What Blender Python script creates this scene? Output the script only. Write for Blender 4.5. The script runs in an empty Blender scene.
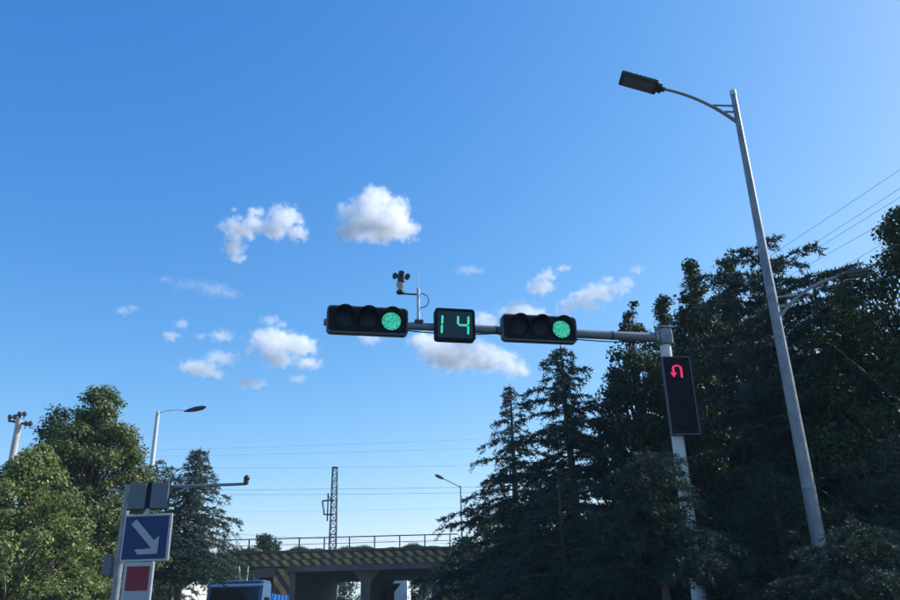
import bpy, math, random
import numpy as np
from mathutils import Matrix, Vector
from math import radians, sin, cos, pi, tan, sqrt

scene = bpy.context.scene
COL = scene.collection

# ------------------------------------------------------------------ camera
F_PX, PITCH, ROLL, CAM_Z = 790.0, 22.0, -1.5, 1.45      # focal length in pixels of a 900 px wide frame
cam_data = bpy.data.cameras.new("camera")
cam = bpy.data.objects.new("camera", cam_data)
COL.objects.link(cam)
cam_data.sensor_width = 36.0
cam_data.lens = F_PX / 900.0 * 36.0
cam_data.clip_start = 0.05
cam_data.clip_end = 40000.0
CAM_R = Matrix.Rotation(pi / 2 + radians(PITCH), 4, 'X') @ Matrix.Rotation(radians(ROLL), 4, 'Z')
cam.matrix_world = Matrix.Translation((0, 0, CAM_Z)) @ CAM_R
scene.camera = cam

# ------------------------------------------------------------------ sky and sun
SUN_EL, SUN_AZ = radians(38.0), radians(72.0)          # azimuth clockwise from the driving direction (+Y)
world = bpy.data.worlds.new("World")
scene.world = world
world.use_nodes = True
wn, wl = world.node_tree.nodes, world.node_tree.links
wn.clear()
sky = wn.new("ShaderNodeTexSky")
sky.sky_type = 'NISHITA'
sky.sun_disc = False
sky.sun_elevation = SUN_EL
sky.sun_rotation = SUN_AZ
sky.altitude = 50.0
sky.air_density = 1.0
sky.dust_density = 0.6
sky.ozone_density = 2.2
SKY_STRENGTH, EXPOSURE = 0.13, 0.5
bg = wn.new("ShaderNodeBackground")
bg.inputs[1].default_value = SKY_STRENGTH
wo = wn.new("ShaderNodeOutputWorld")
# the phone's colour response: one response curve per channel, the same over the whole sky
sep = wn.new("ShaderNodeSeparateColor")
comb = wn.new("ShaderNodeCombineColor")
wl.new(sky.outputs[0], sep.inputs[0])
for ch, (gain, power, pre, cap) in enumerate(((3.46, 1.72, 0.80, 0.52), (1.44, 1.07, 0.98, 0.68), (1.222, 0.62, 1.10, 0.80))):
    a = wn.new("ShaderNodeMath"); a.operation = 'MULTIPLY'; a.inputs[1].default_value = SKY_STRENGTH * pre
    b = wn.new("ShaderNodeMath"); b.operation = 'POWER'; b.inputs[1].default_value = power
    c = wn.new("ShaderNodeMath"); c.operation = 'MULTIPLY'; c.inputs[1].default_value = gain / 2 ** EXPOSURE / SKY_STRENGTH
    d = wn.new("ShaderNodeMath"); d.operation = 'MINIMUM'; d.inputs[1].default_value = cap / SKY_STRENGTH
    wl.new(sep.outputs[ch], a.inputs[0]); wl.new(a.outputs[0], b.inputs[0])
    wl.new(b.outputs[0], c.inputs[0]); wl.new(c.outputs[0], d.inputs[0]); wl.new(d.outputs[0], comb.inputs[ch])
wl.new(comb.outputs[0], bg.inputs[0])
wl.new(bg.outputs[0], wo.inputs[0])

sun_data = bpy.data.lights.new("sun", 'SUN')
sun_data.energy = 5.0
sun_data.angle = radians(0.53)
sun_data.color = (1.0, 0.975, 0.94)
sun = bpy.data.objects.new("sun", sun_data)
COL.objects.link(sun)
SUN_DIR = Vector((cos(SUN_EL) * sin(SUN_AZ), cos(SUN_EL) * cos(SUN_AZ), sin(SUN_EL)))
sun.rotation_euler = SUN_DIR.to_track_quat('Z', 'Y').to_euler()
sun.location = SUN_DIR * 60

scene.view_settings.view_transform = 'Standard'
scene.view_settings.look = 'None'
scene.view_settings.exposure = EXPOSURE
scene.view_settings.gamma = 1.0
scene.view_settings.use_curve_mapping = False
scene.render.film_transparent = False
scene.cycles.max_bounces = 28
scene.cycles.diffuse_bounces = 4
scene.cycles.transmission_bounces = 8
scene.cycles.transparent_max_bounces = 48
scene.cycles.volume_bounces = 28
scene.cycles.volume_max_steps = 64
scene.cycles.use_denoising = True

# ------------------------------------------------------------------ measuring helpers
CR = np.array(CAM_R.to_3x3())
CP = np.array((0, 0, CAM_Z))


def ray(px, py):
    return CR @ np.array(((px - 450) / F_PX, (300 - py) / F_PX, -1.0))


def at(px, py, Y):
    """Point on the line of sight through a pixel, Y metres ahead."""
    d = ray(px, py)
    return CP + d * (Y / d[1])


def atz(px, py, z):
    d = ray(px, py)
    return CP + d * ((z - CAM_Z) / d[2])


# ------------------------------------------------------------------ materials
def mat(name, color, rough=0.6, metal=0.0, noise=0.0, nscale=8.0, color2=None, bump=0.0, bscale=60.0, spec=0.5):
    m = bpy.data.materials.new(name)
    m.use_nodes = True
    n, l = m.node_tree.nodes, m.node_tree.links
    b = n["Principled BSDF"]
    b.inputs["Base Color"].default_value = (*color, 1)
    b.inputs["Roughness"].default_value = rough
    b.inputs["Metallic"].default_value = metal
    b.inputs["Specular IOR Level"].default_value = spec
    if noise > 0:
        tc = n.new("ShaderNodeTexCoord")
        nz = n.new("ShaderNodeTexNoise")
        nz.inputs["Scale"].default_value = nscale
        nz.inputs["Detail"].default_value = 6
        nz.inputs["Roughness"].default_value = 0.65
        cr = n.new("ShaderNodeValToRGB")
        cr.color_ramp.elements[0].position = 0.32
        cr.color_ramp.elements[1].position = 0.72
        c2 = color2 or tuple(c * (1 - noise) for c in color)
        cr.color_ramp.elements[0].color = (*c2, 1)
        cr.color_ramp.elements[1].color = (*color, 1)
        l.new(tc.outputs["Object"], nz.inputs["Vector"])
        l.new(nz.outputs["Fac"], cr.inputs["Fac"])
        l.new(cr.outputs["Color"], b.inputs["Base Color"])
        mr = n.new("ShaderNodeMapRange")
        mr.inputs["To Min"].default_value = max(0.05, rough - 0.15)
        mr.inputs["To Max"].default_value = min(1.0, rough + 0.15)
        l.new(nz.outputs["Fac"], mr.inputs["Value"])
        l.new(mr.outputs[0], b.inputs["Roughness"])
        if bump > 0:
            nb = n.new("ShaderNodeTexNoise")
            nb.inputs["Scale"].default_value = bscale
            nb.inputs["Detail"].default_value = 5
            l.new(tc.outputs["Object"], nb.inputs["Vector"])
            bp = n.new("ShaderNodeBump")
            bp.inputs["Strength"].default_value = bump
            bp.inputs["Distance"].default_value = 0.02
            l.new(nb.outputs["Fac"], bp.inputs["Height"])
            l.new(bp.outputs["Normal"], b.inputs["Normal"])
    return m


def emit(name, color, strength, speckle=None, base=(0.01, 0.02, 0.02)):
    m = bpy.data.materials.new(name)
    m.use_nodes = True
    n, l = m.node_tree.nodes, m.node_tree.links
    b = n["Principled BSDF"]
    b.inputs["Base Color"].default_value = (*base, 1)
    b.inputs["Emission Color"].default_value = (*color, 1)
    b.inputs["Emission Strength"].default_value = strength
    b.inputs["Roughness"].default_value = 0.25
    if speckle:
        tc = n.new("ShaderNodeTexCoord")
        v = n.new("ShaderNodeTexVoronoi")
        v.inputs["Scale"].default_value = speckle
        cr = n.new("ShaderNodeValToRGB")
        e = cr.color_ramp.elements
        e[0].position = 0.18
        e[0].color = (0.09, 0.55, 0.38, 1)
        e[1].position = 0.62
        e[1].color = tuple(c * 0.72 for c in color) + (1,)
        l.new(tc.outputs["Object"], v.inputs["Vector"])
        l.new(v.outputs["Distance"], cr.inputs["Fac"])
        l.new(cr.outputs["Color"], b.inputs["Emission Color"])
    return m


def leaf_mat(name, cols, trans=0.35, rough=0.55, spec=0.3):
    """Leaf colour varies from leaf to leaf (random per mesh island)."""
    m = bpy.data.materials.new(name)
    m.use_nodes = True
    n, l = m.node_tree.nodes, m.node_tree.links
    b = n["Principled BSDF"]
    out = n["Material Output"]
    geo = n.new("ShaderNodeNewGeometry")
    cr = n.new("ShaderNodeValToRGB")
    e = cr.color_ramp.elements
    e[0].color = (*cols[0], 1)
    e[1].color = (*cols[-1], 1)
    for i, c in enumerate(cols[1:-1]):
        k = e.new((i + 1) / (len(cols) - 1))
        k.color = (*c, 1)
    l.new(geo.outputs["Random Per Island"], cr.inputs["Fac"])
    l.new(cr.outputs["Color"], b.inputs["Base Color"])
    b.inputs["Roughness"].default_value = rough
    b.inputs["Specular IOR Level"].default_value = spec
    tr = n.new("ShaderNodeBsdfTranslucent")
    l.new(cr.outputs["Color"], tr.inputs["Color"])
    mx = n.new("ShaderNodeMixShader")
    mx.inputs[0].default_value = trans
    l.new(b.outputs[0], mx.inputs[1])
    l.new(tr.outputs[0], mx.inputs[2])
    l.new(mx.outputs[0], out.inputs["Surface"])
    return m


M = {}
M['galv'] = mat("galvanised steel", (0.27, 0.30, 0.33), 0.5, 0.3, 0.5, 5.0, bump=0.15)
M['pole_white'] = mat("pale painted steel", (0.62, 0.64, 0.64), 0.5, 0.0, 0.25, 2.0, bump=0.08)
M['dark_steel'] = mat("dark steel", (0.05, 0.06, 0.07), 0.5, 0.3, 0.3, 5.0)
M['arm_grey'] = mat("grey arm steel", (0.20, 0.23, 0.26), 0.5, 0.3, 0.3, 3.0)
M['housing'] = mat("black polycarbonate housing", (0.008, 0.011, 0.017), 0.75, 0.0, 0.3, 9.0, spec=0.15)
M['housing_rim'] = mat("grey housing rim", (0.07, 0.085, 0.105), 0.6, 0.0, 0.3, 9.0)
M['lens_dark'] = mat("unlit tinted lens", (0.010, 0.016, 0.028), 0.6, 0.0, 0.3, 30.0, spec=0.2)
M['green_led'] = emit("green LED lens", (0.0, 0.30, 0.21), 1.0, 42.0)
M['digit'] = emit("green LED digit", (0.03, 0.62, 0.46), 1.0, 36.0)
M['red_led'] = emit("red LED arrow", (0.62, 0.012, 0.10), 0.9)
M['screen'] = mat("dark timer screen", (0.012, 0.02, 0.024), 0.3)
M['cam_dark'] = mat("camera black", (0.015, 0.017, 0.02), 0.4)
M['cam_grey'] = mat("camera grey", (0.35, 0.37, 0.38), 0.5)
M['rubber'] = mat("black rubber cable", (0.012, 0.012, 0.013), 0.7)
M['lamp_dark'] = mat("dark lamp housing", (0.03, 0.035, 0.045), 0.5, 0.2, 0.3, 8.0)
M['lamp_glass'] = mat("lamp diffuser", (0.10, 0.11, 0.12), 0.25)
M['wire'] = mat("aluminium wire", (0.06, 0.07, 0.085), 0.6, 0.3)
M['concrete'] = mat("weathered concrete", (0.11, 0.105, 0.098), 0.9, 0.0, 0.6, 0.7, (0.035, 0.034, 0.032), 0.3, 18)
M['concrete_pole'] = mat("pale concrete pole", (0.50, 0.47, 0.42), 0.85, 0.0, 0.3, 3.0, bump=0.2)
M['white_wall'] = mat("whitewashed wall", (0.78, 0.77, 0.72), 0.85, 0.0, 0.25, 0.8, bump=0.2, bscale=20)
M['stripe_yellow'] = mat("faded hazard yellow", (0.46, 0.34, 0.11), 0.8, 0.0, 0.65, 1.6)
M['stripe_black'] = mat("faded hazard black", (0.025, 0.025, 0.028), 0.8, 0.0, 0.4, 3.0, (0.05, 0.048, 0.045))
M['blue_sign'] = mat("blue reflective sign", (0.003, 0.028, 0.135), 0.7, 0.0, 0.4, 4.0)
M['sign_white'] = mat("white reflective print", (0.34, 0.39, 0.42), 0.6, 0.0, 0.15, 6.0)
M['sign_frame'] = mat("sign aluminium", (0.40, 0.44, 0.48), 0.45, 0.2, 0.2, 6.0)
M['red_sign'] = mat("dark red board", (0.27, 0.012, 0.03), 0.7, 0.0, 0.35, 6.0)
M['panel_grey'] = mat("grey panel", (0.085, 0.125, 0.155), 0.5, 0.0, 0.2, 5.0)
M['porcelain'] = mat("brown porcelain", (0.05, 0.035, 0.03), 0.3)
M['asphalt'] = mat("asphalt", (0.055, 0.055, 0.056), 0.9, 0.0, 0.35, 1.4, bump=0.4, bscale=120)
M['paving'] = mat("grey paving", (0.27, 0.26, 0.25), 0.9, 0.0, 0.3, 2.0, bump=0.3)
M['kerb'] = mat("kerb stone", (0.34, 0.33, 0.32), 0.85, 0.0, 0.3, 2.0)
M['paint_line'] = mat("road paint", (0.70, 0.70, 0.68), 0.7, 0.0, 0.35, 3.0)
M['soil'] = mat("soil and dry grass", (0.12, 0.105, 0.06), 0.95, 0.0, 0.5, 0.5, (0.06, 0.075, 0.03), 0.5, 8)
M['bark'] = mat("bark", (0.11, 0.085, 0.065), 0.95, 0.0, 0.5, 6.0, bump=0.6, bscale=25)
M['bark_pale'] = mat("pale bark", (0.28, 0.25, 0.20), 0.9, 0.0, 0.5, 5.0, bump=0.4, bscale=20)
M['truck_blue'] = mat("blue truck paint", (0.03, 0.14, 0.42), 0.35, 0.0, 0.2, 3.0)
M['truck_cab'] = mat("slate blue cab paint", (0.07, 0.15, 0.27), 0.4, 0.0, 0.2, 3.0)
M['glass_dark'] = mat("dark vehicle glass", (0.01, 0.013, 0.016), 0.06)
M['truck_white'] = mat("white box body", (0.62, 0.64, 0.65), 0.5, 0.0, 0.15, 1.5)
M['plastic_black'] = mat("black plastic", (0.02, 0.02, 0.022), 0.6)
M['headlight'] = mat("headlamp glass", (0.55, 0.57, 0.58), 0.1)
M['tail'] = mat("red tail lamp", (0.35, 0.01, 0.012), 0.25)
M['rim'] = mat("wheel rim", (0.30, 0.31, 0.32), 0.4, 0.6)
M['stake'] = mat("pale bare wood", (0.55, 0.53, 0.38), 0.8, 0.0, 0.25, 6.0)
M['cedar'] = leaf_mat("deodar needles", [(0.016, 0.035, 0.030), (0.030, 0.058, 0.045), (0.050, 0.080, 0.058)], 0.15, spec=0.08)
M['cedar_lit'] = leaf_mat("sunlit deodar needles", [(0.022, 0.045, 0.036), (0.045, 0.075, 0.055), (0.085, 0.115, 0.080)], 0.2)  # lighter copy of the deodar needles, sunlight put into the colour
M['leaf_light'] = leaf_mat("fresh broad leaves", [(0.06, 0.105, 0.024), (0.155, 0.205, 0.055), (0.30, 0.325, 0.13)], 0.35)
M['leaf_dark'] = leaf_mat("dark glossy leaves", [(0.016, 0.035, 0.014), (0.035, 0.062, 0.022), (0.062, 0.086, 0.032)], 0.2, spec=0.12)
M['leaf_mid'] = leaf_mat("mid green leaves", [(0.042, 0.075, 0.021), (0.105, 0.145, 0.038), (0.24, 0.26, 0.095)], 0.34)
M['grass'] = leaf_mat("dry grass blades", [(0.05, 0.07, 0.02), (0.13, 0.13, 0.05), (0.20, 0.17, 0.08)], 0.3)

# ------------------------------------------------------------------ mesh building
def basis(d):
    d = np.asarray(d, float)
    d = d / (np.linalg.norm(d) + 1e-12)
    a = np.array((0, 0, 1.0)) if abs(d[2]) < 0.9 else np.array((1.0, 0, 0))
    u = np.cross(a, d); u /= np.linalg.norm(u)
    return u, np.cross(d, u), d


class MB:
    def __init__(self):
        self.v, self.f, self.s = [], [], []

    def add(self, verts, faces, smooth=False):
        k = len(self.v)
        self.v += [tuple(map(float, p)) for p in verts]
        self.f += [tuple(i + k for i in q) for q in faces]
        self.s += [smooth] * len(faces)
        return self

    def box(self, c, size, bevel=0.0, R=None):
        hx, hy, hz = (s / 2 for s in size)
        if bevel <= 0:
            vs = [(x, y, z) for z in (-hz, hz) for y in (-hy, hy) for x in (-hx, hx)]
            fs = [(0, 2, 3, 1), (4, 5, 7, 6), (0, 1, 5, 4), (2, 6, 7, 3), (0, 4, 6, 2), (1, 3, 7, 5)]
        else:
            b = min(bevel, hx * .9, hy * .9, hz * .9)
            vs, idx = [], {}
            for sx in (-1, 1):
                for sy in (-1, 1):
                    for sz in (-1, 1):
                        for a in range(3):
                            p = [sx * (hx - b), sy * (hy - b), sz * (hz - b)]
                            p[a] = (sx * hx, sy * hy, sz * hz)[a]
                            idx[(sx, sy, sz, a)] = len(vs); vs.append(tuple(p))
            fs = []
            for a in range(3):
                b1, b2 = (a + 1) % 3, (a + 2) % 3
                for s in (-1, 1):
                    q = []
                    for (s1, s2) in ((-1, -1), (1, -1), (1, 1), (-1, 1)):
                        k = [0, 0, 0]; k[a], k[b1], k[b2] = s, s1, s2
                        q.append(idx[(*k, a)])
                    fs.append(tuple(q if s > 0 else q[::-1]))
            for a in range(3):      # edges along axis a
                b1, b2 = (a + 1) % 3, (a + 2) % 3
                for s1 in (-1, 1):
                    for s2 in (-1, 1):
                        k0, k1 = [0, 0, 0], [0, 0, 0]
                        k0[a], k1[a] = -1, 1
                        k0[b1] = k1[b1] = s1; k0[b2] = k1[b2] = s2
                        q = [idx[(*k0, b1)], idx[(*k1, b1)], idx[(*k1, b2)], idx[(*k0, b2)]]
                        fs.append(tuple(q if s1 * s2 < 0 else q[::-1]))
            for sx in (-1, 1):
                for sy in (-1, 1):
                    for sz in (-1, 1):
                        q = [idx[(sx, sy, sz, a)] for a in range(3)]
                        fs.append(tuple(q if sx * sy * sz > 0 else q[::-1]))
        vs = np.array(vs)
        if R is not None:
            vs = vs @ np.asarray(R).T
        return self.add(vs + np.asarray(c), fs)

    def tube(self, pts, rads, n=8, caps=True, smooth=True):
        pts = [np.asarray(p, float) for p in pts]
        if np.isscalar(rads):
            rads = [rads] * len(pts)
        vs, fs = [], []
        u = None
        for i, p in enumerate(pts):
            d = pts[min(i + 1, len(pts) - 1)] - pts[max(i - 1, 0)]
            d = d / (np.linalg.norm(d) + 1e-12)
            if u is None:
                u, w, _ = basis(d)
            else:
                u = u - d * np.dot(u, d); u /= np.linalg.norm(u) + 1e-12
                w = np.cross(d, u)
            for k in range(n):
                a = 2 * pi * k / n
                vs.append(p + rads[i] * (cos(a) * u + sin(a) * w))
        for i in range(len(pts) - 1):
            for k in range(n):
                a, b = i * n + k, i * n + (k + 1) % n
                fs.append((a, b, b + n, a + n))
        self.add(vs, fs, smooth)
        if caps:
            m = len(pts) - 1
            self.add([vs[k] for k in range(n)], [tuple(range(n))[::-1]])
            self.add([vs[m * n + k] for k in range(n)], [tuple(range(n))])
        return self

    def cyl(self, a, b, r, n=16, smooth=True):
        return self.tube([a, b], r, n, True, smooth)

    def prism(self, poly, y0, y1):
        """Outline in x,z extruded from y0 (front) to y1 (back)."""
        n = len(poly)
        vs = [(x, y0, z) for x, z in poly] + [(x, y1, z) for x, z in poly]
        fs = [tuple(range(n)), tuple(range(2 * n - 1, n - 1, -1))]
        fs += [(i, i + n, (i + 1) % n + n, (i + 1) % n) for i in range(n)]
        return self.add(vs, fs)

    def prism_x(self, poly, x0, x1):
        """Outline in y,z extruded along x."""
        n = len(poly)
        vs = [(x0, y, z) for y, z in poly] + [(x1, y, z) for y, z in poly]
        fs = [tuple(range(n))[::-1], tuple(range(n, 2 * n))]
        fs += [(i, (i + 1) % n, (i + 1) % n + n, i + n) for i in range(n)]
        return self.add(vs, fs)

    def ball(self, c, r, n=10, m=6, sc=(1, 1, 1)):
        vs = [(0, 0, 1)]
        for j in range(1, m):
            t = pi * j / m
            vs += [(sin(t) * cos(2 * pi * k / n), sin(t) * sin(2 * pi * k / n), cos(t)) for k in range(n)]
        vs.append((0, 0, -1))
        fs = [(0, 1 + k, 1 + (k + 1) % n) for k in range(n)]
        for j in range(m - 2):
            for k in range(n):
                a, b = 1 + j * n + k, 1 + j * n + (k + 1) % n
                fs.append((a, a + n, b + n, b))
        e = len(vs) - 1
        fs += [(e, e - n + (k + 1) % n, e - n + k) for k in range(n)]
        return self.add(np.array(vs) * np.array(sc) * r + np.asarray(c), fs, True)

    def xf(self, R, t):
        if self.v:
            self.v = [tuple(p) for p in (np.array(self.v) @ np.asarray(R).T + np.asarray(t))]
        return self

    def build(self, name, material, parent=None):
        org = root_loc(parent)
        me = bpy.data.meshes.new(name)
        me.from_pydata([(p[0] - org[0], p[1] - org[1], p[2] - org[2]) for p in self.v], [], self.f)
        me.polygons.foreach_set("use_smooth", self.s)
        me.materials.append(M[material])
        o = bpy.data.objects.new(name, me)
        COL.objects.link(o)
        o.parent = parent
        return o


def root_loc(p):
    org = np.zeros(3)
    while p is not None:
        org += np.array(p.location)
        p = p.parent
    return org


def thing(name, label, cat, loc=(0, 0, 0), group=None):
    o = bpy.data.objects.new(name, None)
    COL.objects.link(o)
    o.location = [float(c) for c in loc]
    o.empty_display_size = 0.3
    tag(o, label, cat, group)
    return o


def tag(o, label, cat, group=None):
    o["label"] = label
    o["category"] = cat
    if group:
        o["group"] = group
    return o


def struct(o):
    o["kind"] = "structure"
    return o


def bulk(name, verts, k, material, parent=None, smooth=False):
    """Many separate k-sided faces from an (n*k, 3) array."""
    org = root_loc(parent)
    verts = np.asarray(verts, np.float64) - org
    n = len(verts) // k
    me = bpy.data.meshes.new(name)
    me.vertices.add(n * k)
    me.vertices.foreach_set("co", verts.astype(np.float32).ravel())
    me.loops.add(n * k)
    me.loops.foreach_set("vertex_index", np.arange(n * k, dtype=np.int32))
    me.polygons.add(n)
    me.polygons.foreach_set("loop_start", np.arange(0, n * k, k, dtype=np.int32))
    me.update(calc_edges=True)
    me.materials.append(M[material])
    o = bpy.data.objects.new(name, me)
    COL.objects.link(o)
    o.parent = parent
    return o


def ymat(a):
    """Yaw about z."""
    return np.array(((cos(a), -sin(a), 0), (sin(a), cos(a), 0), (0, 0, 1)))


def rrect(w, h, r, n=5):
    pts = []
    for cx, cz, a0 in ((w / 2 - r, h / 2 - r, 0), (-w / 2 + r, h / 2 - r, pi / 2), (-w / 2 + r, -h / 2 + r, pi), (w / 2 - r, -h / 2 + r, 1.5 * pi)):
        for i in range(n + 1):
            a = a0 + (pi / 2) * i / n
            pts.append((cx + r * cos(a), cz + r * sin(a)))
    return pts


# ------------------------------------------------------------------ ground, road, pavements
def road_x(y):
    """The road drifts to the left towards the underpass."""
    return -0.075 * y


mb = MB(); S = 1400
mb.add([(-S, -S, -0.02), (S, -S, -0.02), (S, S, -0.02), (-S, S, -0.02)], [(0, 1, 2, 3)])
ground = struct(mb.build("ground", 'soil'))


def strip(name, xl, xr, z0, z1, material, y0=-60, y1=140):
    m = MB()
    for a, b in ((y0, y1),):
        vs = []
        for y in (a, b):
            c = road_x(y)
            vs += [(c + xl, y, z0), (c + xr, y, z0), (c + xr, y, z1), (c + xl, y, z1)]
        m.add(vs, [(0, 1, 2, 3), (5, 4, 7, 6), (3, 2, 6, 7), (1, 5, 6, 2), (4, 0, 3, 7), (0, 4, 5, 1)])
    return struct(m.build(name, material))


strip("road", -6.6, 2.6, -0.3, 0.0, 'asphalt')
strip("kerb", 2.6, 2.75, -0.3, 0.13, 'kerb')
strip("kerb", -6.75, -6.6, -0.3, 0.13, 'kerb')
strip("pavement", 2.75, 7.5, -0.3, 0.12, 'paving')
strip("pavement", -10.5, -6.75, -0.3, 0.12, 'paving')
for xo in (-2.0,):
    for y in range(-30, 46, 6):
        m = MB(); c0, c1 = road_x(y) + xo, road_x(y + 3) + xo
        m.add([(c0 - .07, y, .004), (c0 + .07, y, .004), (c1 + .07, y + 3, .004), (c1 - .07, y + 3, .004)], [(0, 1, 2, 3)])
        struct(m.build("lane_marking", 'paint_line'))

# railway embankment beyond the trees
ys = [(41.0, 0.0), (47.6, 4.9), (48.2, 5.05), (67.0, 5.05), (67.6, 4.9), (74.0, 0.0)]
for x0, x1 in ((-400, -14.6), (-0.16, 400)):
    struct(MB().prism_x(ys, x0, x1).build("embankment", 'soil'))


# ------------------------------------------------------------------ underpass bridge
def stripes(root_part, x0, x1, z0, z1, y, w=0.42, slope=1.0, base=True):
    """Slanting yellow paint bars on a face at y, cut to a rectangle."""
    step = 2 * w
    h = (z1 - z0) * slope
    k = x0 - abs(h) - step
    while k < x1 + abs(h) + step:
        quad = [(k, z0), (k + w, z0), (k + w + h, z1), (k + h, z1)]
        poly = clip(clip(quad, 0, x0, 1), 0, x1, -1)
        if len(poly) >= 3:
            MB().prism(poly, y - 0.012, y + 0.02).build("paint_bar", 'stripe_yellow', root_part)
        k += step


def clip(poly, ax, val, sgn):
    out = []
    for i in range(len(poly)):
        a, b = poly[i], poly[(i + 1) % len(poly)]
        ia, ib = (a[ax] - val) * sgn >= 0, (b[ax] - val) * sgn >= 0
        if ia:
            out.append(a)
        if ia != ib:
            t = (val - a[ax]) / (b[ax] - a[ax])
            out.append((a[0] + t * (b[0] - a[0]), a[1] + t * (b[1] - a[1])))
    return out


YB = 48.0
br = thing("railway_bridge", "concrete railway underpass bridge with faded hazard stripes and railing on top", "bridge", (-6, YB, 0))
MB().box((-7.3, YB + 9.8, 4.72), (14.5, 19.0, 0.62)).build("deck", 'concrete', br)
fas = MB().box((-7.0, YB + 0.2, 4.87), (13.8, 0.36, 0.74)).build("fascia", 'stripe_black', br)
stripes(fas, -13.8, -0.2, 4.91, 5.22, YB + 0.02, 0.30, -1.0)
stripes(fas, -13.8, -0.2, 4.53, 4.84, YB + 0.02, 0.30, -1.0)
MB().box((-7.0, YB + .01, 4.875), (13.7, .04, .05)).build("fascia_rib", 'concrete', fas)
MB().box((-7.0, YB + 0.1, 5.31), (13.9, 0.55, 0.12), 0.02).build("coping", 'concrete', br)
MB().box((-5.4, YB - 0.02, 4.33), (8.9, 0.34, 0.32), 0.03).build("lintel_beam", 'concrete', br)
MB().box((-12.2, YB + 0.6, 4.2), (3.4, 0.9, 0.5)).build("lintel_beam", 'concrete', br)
for xc, wd in ((-10.12, 1.0), (-0.62, 1.0)):
    p = MB().box((xc, YB + 9.7, 2.2), (wd, 19.0, 4.42)).build("abutment", 'stripe_black', br)
    stripes(p, xc - wd / 2 + .01, xc + wd / 2 - .01, 0.2, 4.40, YB + 0.2, 0.36, -0.75)
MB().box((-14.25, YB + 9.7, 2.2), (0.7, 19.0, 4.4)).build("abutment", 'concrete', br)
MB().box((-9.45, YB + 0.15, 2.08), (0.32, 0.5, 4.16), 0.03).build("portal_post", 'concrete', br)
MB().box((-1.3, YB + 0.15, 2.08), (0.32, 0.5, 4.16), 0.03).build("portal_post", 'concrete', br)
for k in range(4):
    cl_ = MB(); yk = YB + .35 + 6.0 * k
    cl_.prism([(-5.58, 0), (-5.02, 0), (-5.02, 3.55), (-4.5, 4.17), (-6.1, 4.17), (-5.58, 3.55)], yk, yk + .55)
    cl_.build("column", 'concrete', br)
rl = MB()
rl.tube([(-14.0, YB + .1, 6.07), (0.1, YB + .1, 6.07)], 0.035, 6)
rl.build("handrail", 'dark_steel', br)
rl = MB(); rl.tube([(-14.0, YB + .1, 5.72), (0.1, YB + .1, 5.72)], 0.018, 6); rl.build("mid_rail", 'dark_steel', br)
for i in range(10):
    x = -13.6 + 1.47 * i
    MB().box((x, YB + .1, 5.7), (0.07, 0.07, 0.72)).build("railing_post", 'dark_steel', br)

# sunlit wing wall left of the underpass
ww = thing("wing_wall", "whitewashed sloping wing wall in sunlight behind the left cedar", "wall", (-11.5, 36, 0))
pn, pf = np.array((-10.4, 30.5)), np.array((-13.7, 47.8))
dn = (pf - pn) / np.linalg.norm(pf - pn); nn_ = np.array((dn[1], -dn[0]))
NP = 8
for i in range(NP):
    a, b = pn + (pf - pn) * (i / NP), pn + (pf - pn) * ((i + 1) / NP - 0.004)
    za, zb = 2.15 + 2.3 * i / NP, 2.15 + 2.3 * (i + 1) / NP
    q = MB()
    vs = []
    for pt, z in ((a, za), (b, zb)):
        w = pt - nn_ * 0.35
        vs += [(pt[0], pt[1], -.2), (pt[0], pt[1], z), (w[0], w[1], z), (w[0], w[1], -.2)]
    q.add(vs, [(0, 1, 2, 3), (7, 6, 5, 4), (0, 4, 5, 1), (1, 5, 6, 2), (2, 6, 7, 3), (3, 7, 4, 0)])
    q.build("panel", 'white_wall', ww)

# ------------------------------------------------------------------ lattice mast and wires on the railway
YT = 60.0
top = at(335, 468, YT)
lt = thing("lattice_mast", "slim steel lattice mast rising above the bridge railing", "mast", (top[0], YT, 5.0))
tx, tz = top[0], top[2]
wb, wt = 0.26, 0.17
corners = ((-1, -1), (1, -1), (1, 1), (-1, 1))
for cx, cy in corners:
    MB().tube([(tx + cx * wb, YT + cy * wb, 5.0), (tx + cx * wt, YT + cy * wt, tz)], 0.034, 5).build("leg", 'dark_steel', lt)
m = MB(); nb = 15
for i in range(nb):
    z0, z1 = 5.0 + (tz - 5.0) * i / nb, 5.0 + (tz - 5.0) * (i + 1) / nb
    w0 = wb + (wt - wb) * i / nb; w1 = wb + (wt - wb) * (i + 1) / nb
    for k in range(4):
        a, b = corners[k], corners[(k + 1) % 4]
        if i % 2:
            a, b = b, a
        m.tube([(tx + a[0] * w0, YT + a[1] * w0, z0), (tx + b[0] * w1, YT + b[1] * w1, z1)], 0.024, 4, False)
        m.tube([(tx + a[0] * w1, YT + a[1] * w1, z1), (tx + b[0] * w1, YT + b[1] * w1, z1)], 0.02, 4, False)
m.build("lattice_bracing", 'dark_steel', lt)
MB().box((tx, YT, tz + .03), (0.42, 0.42, 0.06)).build("cap_plate", 'dark_steel', lt)
ca = MB()
A1, A2 = at(322.5, 501, YT), at(324, 515, YT)
ca.tube([(tx, YT, A1[2] + .05), (A1[0], YT, A1[2])], 0.06, 6)
ca.tube([(tx, YT, A2[2]), (A2[0], YT, A2[2] + .03)], 0.06, 6)
ca.tube([(tx - .45, YT, A1[2] + .55), (tx - .45, YT, A2[2] - .45)], 0.055, 6)
ca.tube([(tx - .1, YT, A1[2] - .1), (tx - .5, YT, A1[2] + .45)], 0.04, 6)
ca.build("cantilever", 'dark_steel', lt)
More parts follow.
